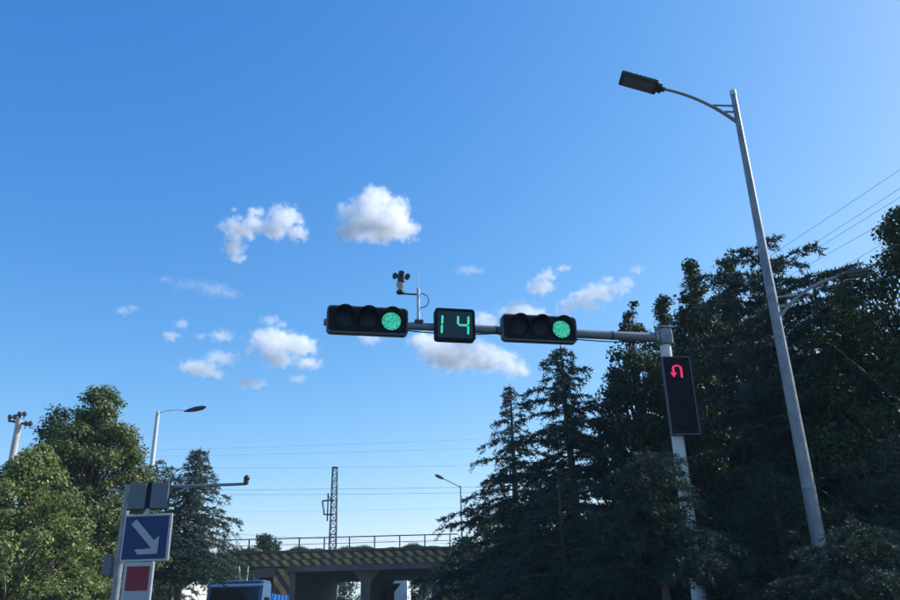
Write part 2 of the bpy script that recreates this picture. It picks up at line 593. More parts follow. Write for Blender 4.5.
for q0, q1 in ((A1, (A1[0] + .06, YT, A1[2] - .5)), (A2, (A2[0] - .05, YT, A2[2] + .5))):
    im = MB()
    q0, q1 = np.array(q0), np.array(q1)
    for k in range(4):
        c = q0 + (q1 - q0) * (k + .5) / 4
        im.cyl(c - (0, 0, .03), c + (0, 0, .03), .085, 8)
    im.tube([q0, q1], .03, 6)
    im.build("insulator", 'porcelain', lt)


def wire(a, b, sag, r, label, group, n=24):
    a, b = np.asarray(a, float), np.asarray(b, float)
    pts = []
    for i in range(n + 1):
        t = i / n
        p = a + (b - a) * t
        p[2] -= sag * 4 * t * (1 - t)
        pts.append(p)
    m = MB(); m.tube(pts, r * .42, 5)
    o = m.build("overhead_wire", 'wire')
    return tag(o, label, "wire", group)


WG = "overhead wires crossing the sky above the bridge"
for (pa, pb, Yw, r, lab) in (
        ((196, 447), (484, 437), 75, 0.016, "topmost thin wire crossing the pale sky above the lattice mast"),
        ((205, 453.5), (484, 446), 75, 0.016, "second thin wire from the top crossing above the lattice mast"),
        ((215, 466), (484, 463), 72, 0.018, "thin wire level with the top of the lattice mast"),
        ((240, 487.5), (484, 484.5), 70, 0.028, "upper of the two darker wires passing behind the lattice mast"),
        ((240, 492.5), (484, 490), 70, 0.028, "lower of the two darker wires passing behind the lattice mast"),
        ((230, 510), (484, 505), 70, 0.014, "faint wire level with the mast's insulator bracket"),
        ((222, 531), (450, 541), 66, 0.022, "lowest sagging wire just above the bridge railing")):
    a, b = at(*pa, Yw), at(*pb, Yw)
    d = b - a
    wire(a - d * 0.55, b + d * 0.6, 0.25, r, lab, WG)

# wires over the trees on the right
WG2 = "overhead wires slanting over the right trees"
for (pa, pb, z, lab) in (
        ((769, 255), (900, 165), 13.0, "highest of the slanting wires above the right trees"),
        ((798, 252), (900, 184), 12.6, "second highest slanting wire above the right trees"),
        ((803, 255), (900, 193), 12.4, "third slanting wire down above the right trees"),
        ((812, 261), (895, 212), 12.0, "fourth slanting wire down, just over the dark branches"),
        ((830, 273), (872, 247), 11.8, "lowest slanting wire, meeting the leafy tree at the right edge")):
    a, b = atz(*pa, z), atz(*pb, z)
    d = b - a
    wire(a - d * (0.55 * 131 / abs(pb[0] - pa[0])), b + d * (3.5 * 131 / abs(pb[0] - pa[0])), 0.15, 0.014, lab, WG2)


# ------------------------------------------------------------------ street lamps
def bez(p0, p1, p2, n=14):
    p0, p1, p2 = map(lambda p: np.asarray(p, float), (p0, p1, p2))
    return [(1 - t) ** 2 * p0 + 2 * t * (1 - t) * p1 + t * t * p2 for t in np.linspace(0, 1, n)]


YL = 12.0
ptop = at(733, 93, YL)
sl = thing("street_lamp", "tall grey street lamp with dark rectangular head and lower side arm, at right", "street lamp", (ptop[0], YL, 0))
lx, lz = ptop[0], ptop[2]
MB().tube([(lx, YL, .1), (lx, YL, lz * .5), (lx, YL, lz)], [0.115, 0.085, 0.05], 16).build("pole", 'galv', sl)
MB().cyl((lx, YL, .12), (lx, YL, .16), 0.22, 16).build("base_plate", 'galv', sl)
for z_ in (3.1, 6.4):
    MB().tube([(lx, YL, z_ - .03), (lx, YL, z_ + .03)], 0.118 - .0062 * z_ , 16).build("pole_band", 'arm_grey', sl)
cp = MB(); cp.ball((lx, YL, lz + .02), 0.062, 10, 6); cp.cyl((lx, YL, lz - .05), (lx, YL, lz + .0), .058, 12)
cp.build("finial", 'pole_white', sl)
j0 = np.array((lx - .03, YL, at(737, 122, YL)[2])); j2 = at(664, 89, YL); j1 = at(703, 97, YL)
MB().tube(bez(j0, j1, j2), [0.034 - 0.009 * i / 13 for i in range(14)], 8).build("arm", 'arm_grey', sl)
for (pa, pb) in (((711, 105), (734, 106)), ((722, 111.5), (736, 112))):
    a, b = at(*pa, YL), at(*pb, YL)
    b = np.array((lx, YL, b[2]))
    MB().tube([a, b], 0.018, 6).build("brace", 'arm_grey', sl)


def luminaire(root, tip, end, width, th, y):
    """Flat LED head running from tip to end."""
    tip, end = np.asarray(tip), np.asarray(end)
    d = end - tip; L = np.linalg.norm(d); d = d / L
    u = np.array((0, 1.0, 0)); w = np.cross(d, u)
    if w[2] < 0:
        w = -w
    R = np.stack((d, u, w), 1)
    c = tip + d * (L * 0.5)
    o = MB().box(c, (L * 0.80, width, th), 0.02, R).build("lamp_head", 'lamp_dark', root)
    fin = MB()
    for k in range(7):
        fin.box(c + d * (L * (-.30 + .1 * k)) + w * (th * .5 + .015), (0.012, width * .8, 0.04), 0, R)
    fin.build("cooling_fins", 'lamp_dark', o)
    MB().box(c - w * (th * .5 + .004), (L * 0.66, width * .78, 0.012), 0, R).build("diffuser", 'lamp_glass', o)
    nk = MB()
    nk.box(tip + d * (L * .055), (L * .11, width * .55, th * .9), 0.012, R)
    nk.tube([tip - d * .05, tip + d * .03], th * .55, 10)
    nk.build("neck", 'lamp_dark', root)
    return o


luminaire(sl, at(662, 89, YL), at(615.5, 76, YL), 0.36, 0.085, YL)
# lower arm over the pavement
k0 = np.array((lx + .05, YL, at(779, 318, YL)[2]))
k2 = at(842, 276, YL)
MB().tube(bez(k0, at(802, 284, YL), k2), [0.032 - 0.008 * i / 13 for i in range(14)], 8).build("arm", 'galv', sl)
for (pa, pb) in (((802, 294.5), (777, 298)), ((789, 305.5), (779, 307))):
    a, b = at(*pa, YL), at(*pb, YL)
    MB().tube([a, (lx, YL, b[2])], 0.016, 6).build("brace", 'galv', sl)
luminaire(sl, at(840, 276.5, YL), at(874, 271, YL), 0.20, 0.07, YL)

# left far lamp
YL2 = 40.0
p = at(158, 412, YL2)
fl = thing("street_lamp", "slim pale street lamp behind the blue arrow sign", "street lamp", (p[0], YL2, 0))
MB().tube([(p[0], YL2, 0), (p[0], YL2, p[2])], [0.16, 0.10], 10).build("pole", 'pole_white', fl)
e = at(187, 411, YL2)
MB().tube(bez((p[0], YL2, p[2] - .1), at(170, 408, YL2), e), 0.022, 6).build("arm", 'pole_white', fl)
hd = MB(); h0, h1 = at(184, 411.5, YL2), at(206, 407, YL2)
dd = (h1 - h0) / np.linalg.norm(h1 - h0)
hd.tube([h0, h0 + dd * .25, h0 + dd * .55, h0 + dd * .95, h1], [0.03, 0.09, 0.13, 0.12, 0.04], 10)
hd.build("lamp_head", 'lamp_dark', fl)

# tiny far lamp by the right trees
YL3 = 70.0
p = at(460.5, 486, YL3)
tl = thing("street_lamp", "distant small street lamp with drooped arm left of the cedars", "street lamp", (p[0], YL3, 0))
MB().tube([(p[0], YL3, 0), (p[0], YL3, p[2])], [0.12, 0.06], 8).build("pole", 'galv', tl)
e, g = at(444, 479, YL3), at(435, 475, YL3)
MB().tube([(p[0], YL3, p[2] - .1), at(452, 483, YL3), e], 0.045, 6).build("arm", 'galv', tl)
MB().tube([e, e * .75 + g * .25, e * .25 + g * .75, g], [.05, .13, .14, .05], 8).build("lamp_head", 'lamp_dark', tl)

# ------------------------------------------------------------------ utility pole, far left
YU = 45.0
p = at(19.5, 419, YU)
up = thing("utility_pole", "concrete utility pole with crossarm and dark insulators above the left trees", "utility pole", (p[0], YU, 0))
MB().tube([(p[0], YU, 0), (p[0], YU, p[2])], [0.26, 0.17], 12).build("pole", 'concrete_pole', up)
ang = np.array((1.0, 0.25, 0)); ang /= np.linalg.norm(ang)
pc = np.array((p[0], YU, p[2] - .35))
ca_l, ca_r = at(8.5, 420.5, YU), at(31, 425.5, YU)
MB().tube([ca_l, ca_r], 0.07, 5).build("crossarm", 'dark_steel', up)
MB().tube([(p[0], YU, p[2] - .2), (p[0], YU, p[2] + .25)], .06, 6).build("top_pin", 'dark_steel', up)
for (px, py) in ((10, 417), (15, 417), (19.5, 414), (24.5, 414), (26, 423.5), (30.5, 423.5)):
    c = at(px, py, YU)
    im = MB()
    im.tube([c - (0, 0, .32), c - (0, 0, .1)], .03, 5)
    im.tube([c - (0, 0, .14), c - (0, 0, .06), c + (0, 0, .0), c + (0, 0, .05), c + (0, 0, .14)], [.06, .15, .1, .15, .06], 10)
    im.build("insulator", 'porcelain', up)

# ------------------------------------------------------------------ signal mast and signals
YS = 14.0
P = at(663.5, 332, YS)
sx = P[0]
arm_z = at(660, 338, YS)[2]
YAW = math.atan2(1.0, 4.7)
AD = np.array((-cos(YAW), -sin(YAW), 0.0))             # arm runs left and slightly towards us
ND = np.array((sin(YAW), -cos(YAW), 0.0))              # the way the heads face
HR = np.stack((-AD, -ND, (0, 0, 1.0)), 1)              # local x right, local y away from viewer, z up
sm = thing("signal_mast", "grey traffic signal mast with long horizontal arm over the road", "signal mast", (sx, YS, 0))
MB().tube([(sx, YS, .1), (sx, YS, P[2] + .05)], [0.125, 0.10], 16).build("pole", 'pole_white', sm)
MB().cyl((sx, YS, .12), (sx, YS, .17), .25, 16).build("base_plate", 'galv', sm)
clp = MB(); clp.box((sx, YS, arm_z), (0.25, 0.25, 0.32), 0.03, HR); clp.box(np.array((sx, YS, arm_z)) + AD * .17, (0.05, 0.22, 0.22), 0.01, HR)
clp.box((sx, YS, P[2] + .07), (0.25, 0.25, 0.03), 0.005, HR)
clp.build("arm_flange", 'galv', sm)
Lm = 6.15
A0 = np.array((sx, YS, arm_z)) + AD * .15
MB().tube([A0, A0 + AD * Lm * .5, A0 + AD * Lm], [0.085, 0.075, 0.062], 14).build("arm", 'arm_grey', sm)


for s_ in (0.9, 2.0, 3.1, 3.55, 4.9):
    MB().tube([A0 + AD * (s_ - .025), A0 + AD * (s_ + .025)], .088 - .0036 * s_, 14).build("clamp_band", 'dark_steel', sm)
cbl = MB()
for a_, b_, sg in ((0.05, 2.0, .05), (2.0, 3.1, .07), (3.1, 4.9, .05)):
    cbl.tube([A0 + AD * (a_ + (b_ - a_) * t) + ND * .03 + np.array((0, 0, -.085 + .003 * a_ - sg * 4 * t * (1 - t))) for t in np.linspace(0, 1, 9)], .011, 6)
cbl.build("cable", 'rubber', sm)


def on_arm(px):
    """Where the plane of sight through a pixel column meets the arm."""
    best = min(np.linspace(0, Lm + .4, 1300), key=lambda s: abs(proj(A0 + AD * s)[0] - px))
    return A0 + AD * best


def proj(p):
    q = CR.T @ (np.asarray(p) - CP)
    return 450 + F_PX * q[0] / -q[2], 300 - F_PX * q[1] / -q[2]


def visor(x, z, r, length):
    m = MB(); n = 18
    vs, fs = [], []
    for i in range(n + 1):
        a = radians(-8) + radians(196) * i / n
        ll = length * (0.45 + 0.55 * max(0.0, sin(a)))
        for rr in (r, r + .008):
            vs += [(x + rr * cos(a), -.02, z + rr * sin(a)), (x + rr * cos(a), -.02 - ll, z + rr * sin(a))]
    for i in range(n):
        k = i * 4
        fs += [(k, k + 1, k + 5, k + 4), (k + 2, k + 6, k + 7, k + 3), (k + 1, k + 3, k + 7, k + 5), (k, k + 4, k + 6, k + 2)]
    fs += [(0, 2, 3, 1), (n * 4, n * 4 + 1, n * 4 + 3, n * 4 + 2)]
    m.add(vs, fs, True)
    return m


def disc(x, z, r, y0, y1, n=28, bulge=0.012):
    m = MB()
    m.tube([(x, y1, z), (x, y0, z), (x, y0 - bulge * .7, z), (x, y0 - bulge, z)], [r, r, r * .7, r * .05], n)
    return m


def signal_head(label, px, py_c, lit=2, tilt=0.0):
    c = on_arm(px) + ND * 0.20
    zc = 0.0
    # height from the picture
    for dz in np.linspace(-.4, .4, 161):
        if abs(proj(c + (0, 0, dz))[1] - py_c) < 0.35:
            zc = dz; break
    t = c + np.array((0, 0, zc))
    th = thing("traffic_light", label, "traffic light", t, "horizontal traffic lights on the mast arm")
    ct, st = cos(tilt), sin(tilt)
    R = HR @ np.array(((1, 0, 0), (0, ct, -st), (0, st, ct)))

    def put(m, name, material, par=th):
        return m.xf(R, t).build(name, material, par)
    W, H = 1.37, 0.47
    put(MB().prism(rrect(W, H, .07), -.01, .10), "housing", 'housing')
    rim = MB()
    o, i_ = rrect(W + .02, H + .02, .08), rrect(W - .035, H - .035, .06)
    n = len(o)
    vs = [(x, -.025, z) for x, z in o] + [(x, -.025, z) for x, z in i_] + [(x, .11, z) for x, z in o] + [(x, -.012, z) for x, z in i_]
    fs = []
    for k in range(n):
        q = (k + 1) % n
        fs += [(k, q, n + q, n + k), (k, 2 * n + k, 2 * n + q, q), (n + k, n + q, 3 * n + q, 3 * n + k)]
    rim.add(vs, fs)
    put(rim, "rim", 'housing_rim')
    bx = MB()
    for k in (-1, 0, 1):
        bx.box((k * .40, .19, 0), (.36, .18, .36), .03)
    put(bx, "back_box", 'housing')
    bk = MB()
    bk.box((0.25, .33, -zc), (.08, .30, .2), .01); bk.box((-.25, .33, -zc), (.08, .30, .2), .01)
    put(bk, "bracket", 'galv')
    for k in (-1, 0, 1):
        x = k * 0.40 + .005
        on = (k + 1 == lit)
        ring = MB()
        pts = []
        vs, fs = [], []
        nn = 28
        for a in range(nn):
            ca_, sa_ = cos(2 * pi * a / nn), sin(2 * pi * a / nn)
            vs += [(x + .188 * ca_, -.013, .188 * sa_), (x + .188 * ca_, -.032, .188 * sa_), (x + .166 * ca_, -.032, .166 * sa_), (x + .166 * ca_, -.013, .166 * sa_)]
        for a in range(nn):
            b = (a + 1) % nn
            for q in range(3):
                fs.append((a * 4 + q, a * 4 + q + 1, b * 4 + q + 1, b * 4 + q))
        ring.add(vs, fs, True)
        lens = put(disc(x, 0, .165, -.02, -.008), "lens", 'green_led' if on else 'lens_dark')
        lens["label"] = "lit green lens" if on else "unlit dark lens"
        put(ring, "lens_ring", 'housing', lens)
        put(visor(x, 0, .19, .21), "visor", 'housing', lens)
    return th


signal_head("left horizontal traffic light with glowing green lens, at the arm's end beside the timer", 366.5, 320.5)
signal_head("right horizontal traffic light with glowing green lens, between the timer and the mast pole", 536, 328.5)

# countdown timer
c = on_arm(453) + ND * 0.16
dzs = np.linspace(-.3, .3, 121)
zc = min(dzs, key=lambda d: abs(proj(c + (0, 0, d))[1] - 324.8))
t = c + np.array((0, 0, zc))
tm = thing("countdown_timer", "square black countdown timer showing 14 in green digits between two traffic lights", "timer", t)


def put(m, name, material, par=tm, R=HR):
    return m.xf(R, t).build(name, material, par)


put(MB().prism(rrect(.70, .57, .05), -.01, .12), "housing", 'housing')
fr = MB()
o, i_ = rrect(.715, .585, .058), rrect(.66, .53, .04)
n = len(o)
vs = [(x, -.03, z) for x, z in o] + [(x, -.03, z) for x, z in i_] + [(x, .125, z) for x, z in o] + [(x, -.012, z) for x, z in i_]
fs = []
for k in range(n):
    q = (k + 1) % n
    fs += [(k, q, n + q, n + k), (k, 2 * n + k, 2 * n + q, q), (n + k, n + q, 3 * n + q, 3 * n + k)]
fr.add(vs, fs)
put(fr, "frame", 'housing')
put(MB().box((0, -.0125, 0), (.62, .004, .49)), "screen", 'screen')
put(MB().box((0, .2, -zc), (.1, .22, .2), .01), "bracket", 'galv')


def seg(x0, z0, x1, z1, w=.037):
    d = np.array((x1 - x0, z1 - z0)); L = np.linalg.norm(d); d /= L
    nrm = np.array((-d[1], d[0])) * w / 2
    a, b = np.array((x0, z0)), np.array((x1, z1))
    e = d * w / 2
    poly = [a + e - nrm, b - e - nrm, b, b - e + nrm, a + e + nrm, a]
    return MB().prism([tuple(p) for p in poly], -.021, -.0155)


g = 0.008
for (x0, z0, x1, z1) in ((-.232, .005, -.222, .172), (-.245, -.172, -.235, -.005),
                         (.050, .005, .058, .172), (.054, .0, .228, .0),
                         (.236, .005, .243, .172), (.228, -.172, .235, -.005)):
    put(seg(x0, z0 - .008, x1, z1 - .008), "digit_segment", 'digit')

# camera post on the arm
b0 = on_arm(418.5)
cpz = lambda py: min(np.linspace(0, 1.6, 800), key=lambda d: abs(proj(b0 + (0, 0, d))[1] - py))
h_top, h_arm = cpz(288.5), cpz(294.5)
cpst = thing("camera_post", "short pale post with antenna and cable loop standing on the signal arm", "post", b0)
MB().tube([b0 + (0, 0, .05), b0 + (0, 0, h_top)], .030, 10).build("post", 'pole_white', cpst)
MB().box(b0 + (0, 0, .075), (.15, .15, .07), .01, HR).build("clamp", 'dark_steel', cpst)
MB().tube([b0 + (0, 0, h_top), b0 + (.005, 0, cpz(268))], [.008, .004], 6).build("antenna", 'pole_white', cpst)
ax = b0 + (0, 0, h_arm)
wpx = 0.0165
arm_end = ax + AD * (20.5 * wpx)
MB().tube([ax, arm_end], .017, 8).build("side_arm", 'dark_steel', cpst)
lp = []
for a in np.linspace(radians(95), radians(-130), 18):
    lp.append(ax + np.array((0.055 + .13 * cos(a), 0, -.12 + .135 * sin(a))))
MB().tube(lp, .009, 6).build("cable", 'rubber', cpst)
# camera
ce = ax + AD * (19.5 * wpx)
cmr = thing("surveillance_camera", "dark surveillance camera with two round lamps on the small post above the signal arm", "camera", ce)
s = wpx
MB().cyl(ce + (0, 0, .005), ce + (0, 0, .045), .072, 14).build("mount", 'cam_dark', cmr)
bd = MB()
bd.tube([ce + (0, 0, .045), ce + (0, 0, .12), ce + (0, 0, .14), ce + (0, 0, .22)], [.045, .05, .07, .072], 14)
bd.build("pedestal", 'cam_grey', cmr)
hdm = MB(); hdm.box(ce + (0.012, 0, .265), (.115, .16, .15), .02, HR); hdm.box(ce + (.012, 0, .375), (.10, .2, .075), .02, HR)
hous = hdm.build("housing", 'cam_dark', cmr)
lc = ce + (.012, 0, .345) + ND * .09
MB().cyl(lc, lc + ND * .05, .04, 14).build("lens", 'glass_dark', hous)
for sgn in (-1, 1):
    q = ce + (.012, 0, .325) - AD * sgn * .112
    lm = MB(); lm.tube([q - ND * .06, q - ND * .02, q + ND * .06], [.03, .046, .048], 14); lm.tube([q, ce + (.012, 0, .30)], .012, 6)
    lm.build("infrared_lamp", 'cam_dark', cmr)

# U-turn signal on the mast pole
uc = at(680, 395.5, YS - .17)
t = uc
ut = thing("turn_signal", "tall black signal box on the mast pole showing a red U-turn arrow", "traffic light", t)
UR = ymat(radians(2.0))


def putu(m, name, material, par=ut):
    return m.xf(UR, t).build(name, material, par)


UW, UH = .50, 1.42
putu(MB().box((0, .05, 0), (UW, .14, UH), .015), "housing", 'housing')
fr = MB()
for (cx, cz, w, h) in ((-UW / 2, 0, .02, UH + .02), (UW / 2, 0, .02, UH + .02), (0, UH / 2, UW - .02, .02), (0, -UH / 2, UW - .02, .02)):
    fr.box((cx, -.03, cz), (w, .05, h))
putu(fr, "rim", 'housing_rim')
for k in (1, 0, -1):
    ln = putu(disc(0.0, k * .45, .17, -.0225, -.018, 28, .001), "lens", 'housing')
    if k == 1:
        z = .45
        pts_o, pts_i = [], []
        arw = MB()
        ro, ri = .092, .052
        pr = [(.092, -.13)]
        for a in np.linspace(0, pi, 13):
            pr.append((ro * cos(a), .045 + ro * .75 * sin(a)))
        pr += [(-ro, -.02), (-ri, -.02)]
        for a in np.linspace(pi, 0, 13):
            pr.append((ri * cos(a), .045 + ri * .75 * sin(a)))
        pr += [(ri, -.13)]
        # strip as quads
        outer = [(.092, -.13)] + [(ro * cos(a), .045 + ro * .75 * sin(a)) for a in np.linspace(0, pi, 13)] + [(-ro, -.03)]
        inner = [(.052, -.13)] + [(ri * cos(a), .045 + ri * .75 * sin(a)) for a in np.linspace(0, pi, 13)] + [(-ri, -.03)]
        for i in range(len(outer) - 1):
            q = [outer[i], outer[i + 1], inner[i + 1], inner[i]]
            arw.prism([(x, zz + z) for x, zz in q], -.038, -.033)
        arw.prism([(-.135, -.03 + z), (-.072, -.125 + z), (-.012, -.03 + z)], -.038, -.033)
        putu(arw, "arrow", 'red_led', ln)["label"] = "glowing red U-turn arrow"
bkt = MB()
for z in (-.5, .5):
    bkt.box((sx - t[0], .16, z), (.22, .1, .06), .005)
putu(bkt, "bracket", 'galv')

# ------------------------------------------------------------------ sign post, left
YP = 16.0
p = at(129, 485, YP)
gx, gz = p[0], p[2]
sp = thing("sign_post", "galvanised post with camera boom holding the blue arrow sign at left", "post", (gx, YP, 0))
MB().tube([(gx, YP, .1), (gx, YP, gz)], [.085, .07], 14).build("pole", 'galv', sp)
MB().cyl((gx, YP, .12), (gx, YP, .16), .2, 14).build("base_plate", 'galv', sp)
bz = at(200, 485.5, YP)[2]
bend = at(246, 484, YP)
MB().tube([(gx, YP + .02, bz - .02), (bend[0], YP, bend[2])], [.040, .028], 10).build("boom", 'arm_grey', sp)
bb = MB(); q = at(108, 566, YP); bb.box((gx - .19, YP, q[2]), (.17, .2, .34), .015)
bb.build("control_box", 'panel_grey', sp)
q = at(106, 490, YP)
MB().tube([(gx, YP, q[2] - .05), (gx - .42, YP, q[2] + .0)], .022, 6).build("stub_arm", 'galv', sp)
cb = at(246, 482, YP)
bc = thing("dome_camera", "small dark camera at the tip of the left post's boom", "camera", cb)
m = MB(); m.cyl(cb + (0, 0, -.05), cb + (0, 0, .05), .05, 12); m.build("mount", 'cam_dark', bc)
m = MB(); m.ball(cb + (.01, 0, .075), .062, 12, 8); m.box(cb + (.02, -.05, .075), (.07, .12, .06), .01); m.build("dome", 'cam_dark', bc)

# panel behind the top of the post
pc_ = at(148.5, 496, YP - .12)
pan = thing("back_panel", "grey-blue paired panel above the blue arrow sign", "panel", pc_)
for s_ in (-1, 1):
    MB().box(pc_ + (s_ * .222, 0, 0), (.345, .05, .50), .012).build("panel", 'panel_grey', pan)
MB().box(pc_ + (0, .03, 0), (.82, .035, .54), .01).build("backing", 'housing', pan)
MB().box(pc_ + (0.02, -.01, -.32), (.06, .05, .14)).build("stub", 'sign_frame', pan)

# blue arrow sign
sc_ = at(146, 537.5, YP - .14)
SW, SH = .93, .86
bs = thing("arrow_sign", "square blue sign with white arrow pointing down right, on left post", "sign", sc_)
BR = ymat(radians(-4))
MB().box((0, .03, 0), (SW + .03, .05, SH + .03), .01).xf(BR, sc_).build("frame", 'sign_frame', bs)
MB().box((-.01, .0, 0), (SW - .07, .014, SH - .06)).xf(BR, sc_).build("face", 'blue_sign', bs)
# arrow in sign coordinates
ao = MB()
d = np.array((.70, -.714)); d /= np.linalg.norm(d); nrm = np.array((-d[1], d[0]))
s0, s1 = np.array((-.27, .30)), np.array((.17, -.15))
tip = np.array((.26, -.31))
q = [s0 + nrm * .065, s0 - nrm * .065, s1 - nrm * .065, s1 + nrm * .065]
ao.prism([tuple(v) for v in q], -.0165, -.0085)
hdq = [tip, np.array((.27, .03)), np.array((.17, -.06)), np.array((.13, -.20)), np.array((-.02, -.22)), np.array((-.20, -.22)), np.array((-.13, -.315))]
ao.prism([tuple(v) for v in hdq], -.0175, -.009)
ao.xf(BR, sc_).build("arrow", 'sign_white', bs)
for z in (-.25, .25):
    MB().box((-.35, .11, z), (.2, .1, .05)).xf(BR, sc_).build("bracket", 'galv', bs)

# red and white board below
tb = at(141, 562, YP - .10)
rb = thing("red_white_board", "narrow framed board, dark red square over grey white, below the blue sign", "sign", (tb[0], YP - .1, 0))
RW = .56
Hb = tb[2]
bx_ = tb[0] - .03
MB().box((bx_, YP - .07, (Hb + .35) / 2), (RW, .08, Hb - .35), .01).build("frame", 'sign_frame', rb)
MB().box((bx_, YP - .117, Hb - .30), (RW - .13, .014, .44)).build("red_face", 'red_sign', rb)
MB().box((bx_, YP - .117, (Hb - .54 + .42) / 2), (RW - .13, .014, Hb - .54 - .42)).build("white_face", 'sign_white', rb)
for s_ in (-1, 1):
    MB().box((bx_ + s_ * .18, YP - .06, .23), (.05, .05, .30)).build("leg", 'galv', rb)


# ------------------------------------------------------------------ trucks
def wheel(root, x, y, r, w):
    m = MB(); m.tube([(x - w / 2, y, r), (x - w / 2 + .02, y, r), (x + w / 2 - .02, y, r), (x + w / 2, y, r)], [r * .93, r, r, r * .93], 20)
    ty = m.build("wheel", 'rubber', root)
    sd = -1 if x < root_loc(root)[0] else 1
    m = MB(); m.cyl((x + sd * (w / 2 - .03), y, r), (x + sd * (w / 2 + .012), y, r), r * .55, 16)
    m.build("rim", 'rim', ty)


YC = 30.0
cl, cr_ = at(206, 583, YC), at(261.5, 583, YC)
cxm, cw, ch = (cl[0] + cr_[0]) / 2, cr_[0] - cl[0], cl[2]
tr = thing("flatbed_truck", "blue flatbed truck with slate cab waiting before the underpass", "truck", (cxm, YC + 2.5, 0))
prof = [(YC + .0, .55), (YC - .05, 1.35), (YC + .30, ch - .12), (YC + .45, ch), (YC + 1.55, ch), (YC + 1.62, ch - .1), (YC + 1.62, .55)]
MB().prism_x(prof, cxm - cw / 2, cxm + cw / 2).build("cab", 'truck_cab', tr)
MB().box((cxm, YC + 1.0, ch + .035), (cw * .98, 1.15, .07), .03).build("roof_lip", 'truck_cab', tr)
a0, a1 = np.array((YC - .045, 1.42)), np.array((YC + .285, ch - .17))
dv = (a1 - a0); nv = np.array((-dv[1], dv[0])); nv /= np.linalg.norm(nv)
g0, g1 = a0 + nv * .004, a1 + nv * .004
ws = MB()
vs = []
for xx in (cxm - cw / 2 + .13, cxm + cw / 2 - .13):
    for q in (g0, g1, g1 + nv * .012, g0 + nv * .012):
        vs.append((xx, q[0], q[1]))
ws.add(vs, [(0, 1, 2, 3), (7, 6, 5, 4), (0, 4, 5, 1), (1, 5, 6, 2), (2, 6, 7, 3), (3, 7, 4, 0)])
ws.build("windscreen", 'glass_dark', tr)
for s_ in (-1, 1):
    d_o = MB().box((cxm + s_ * (cw / 2 + .006), YC + .92, 1.45), (.02, .95, 1.5), .008).build("door", 'truck_cab', tr)
    MB().box((cxm + s_ * (cw / 2 + .02), YC + .92, 2.05), (.014, .75, .62)).build("side_window", 'glass_dark', d_o)
    MB().box((cxm + s_ * (cw / 2 + .03), YC + 1.28, 1.5), (.03, .14, .03)).build("handle", 'plastic_black', d_o)
    mi = MB(); mi.box((cxm + s_ * (cw / 2 + .2), YC + .02, 2.0), (.16, .06, .34), .02); mi.tube([(cxm + s_ * cw / 2, YC + .2, 2.2), (cxm + s_ * (cw / 2 + .2), YC + .03, 2.15)], .012, 6)
    mi.build("mirror", 'plastic_black', tr)
    MB().box((cxm + s_ * (cw / 2 - .25), YC - .03, .85), (.32, .06, .18), .02).build("headlight", 'headlight', tr)
    wheel(tr, cxm + s_ * (cw / 2 - .14), YC + .75, .40, .24)
    wheel(tr, cxm + s_ * (cw / 2 - .10), YC + 4.0, .40, .40)
MB().box((cxm, YC - .06, .55), (cw + .04, .14, .26), .03).build("bumper", 'plastic_black', tr)
MB().box((cxm, YC - .045, 1.12), (cw * .6, .03, .16)).build("grille", 'plastic_black', tr)
MB().box((cxm, YC + 2.6, .62), (.8, 5.0, .18)).build("chassis", 'dark_steel', tr)
bw = cw - .02
bed = MB()
bed.box((cxm, YC + 3.4, .92), (bw, 3.2, .12))
bed.box((cxm, YC + 1.86, 1.72), (bw, .08, 1.6))
for s_ in (-1, 1):
    bed.box((cxm + s_ * (bw / 2 - .04), YC + 3.44, 1.72), (.07, 3.08, 1.58))
bed.box((cxm, YC + 5.02, 1.72), (bw, .07, 1.6))
bed.build("bed", 'truck_blue', tr)
for s_ in (-1, 1):
    for k in range(5):
        MB().box((cxm + s_ * (bw / 2 + .016), YC + 2.1 + .68 * k, 1.72), (.04, .08, 1.56)).build("bed_rib", 'truck_blue', tr)
for px0, px1 in ((240, 239), (246, 248)):
    b_, t2 = at(px0, 584, YC + 2.2), at(px1, 566.5, YC + 2.2)
    MB().tube([(b_[0], YC + 2.2, 1.0), b_, t2], [.05, .045, .03], 7).build("stake", 'stake', tr)

YV = 74.0
vl, vr = at(373.5, 580, YV), at(407, 580, YV)
vx, vw, vh = (vl[0] + vr[0]) / 2, vr[0] - vl[0], vl[2]
vt = thing("box_truck", "pale box truck seen through the right bay of the underpass", "truck", (vx, YV + 3, 0))
bxm = MB(); bxm.prism([(x + vx, z + (vh + 1.0) / 2) for x, z in rrect(vw, vh - 1.0, .22)], YV, YV + 6.0)
bxm.build("cargo_box", 'truck_white', vt)
for s_ in (-1, 1):
    d_o = MB().box((vx + s_ * vw * .235, YV - .02, (vh + 1) / 2), (vw * .44, .04, vh - 1.5), .01).build("rear_door", 'truck_white', vt)
    MB().tube([(vx + s_ * .12, YV - .06, 1.4), (vx + s_ * .12, YV - .06, vh - .4)], .02, 6).build("lock_bar", 'galv', d_o)
    MB().box((vx + s_ * (vw / 2 - .2), YV - .03, .85), (.3, .05, .12)).build("tail_light", 'tail', vt)
    wheel(vt, vx + s_ * (vw / 2 - .25), YV + 1.4, .48, .5)
    wheel(vt, vx + s_ * (vw / 2 - .2), YV + 6.9, .48, .28)
MB().box((vx, YV + 3.6, .8), (.9, 7.4, .3)).build("chassis", 'dark_steel', vt)
MB().box((vx, YV + 7.1, 1.75), (vw * .93, 1.9, 2.3), .12).build("cab", 'truck_white', vt)
MB().box((vx, YV + .1, .6), (vw, .1, .14)).build("bumper", 'plastic_black', vt)

# ------------------------------------------------------------------ vegetation
def unit(a):
    return a / (np.linalg.norm(a, axis=-1, keepdims=True) + 1e-9)


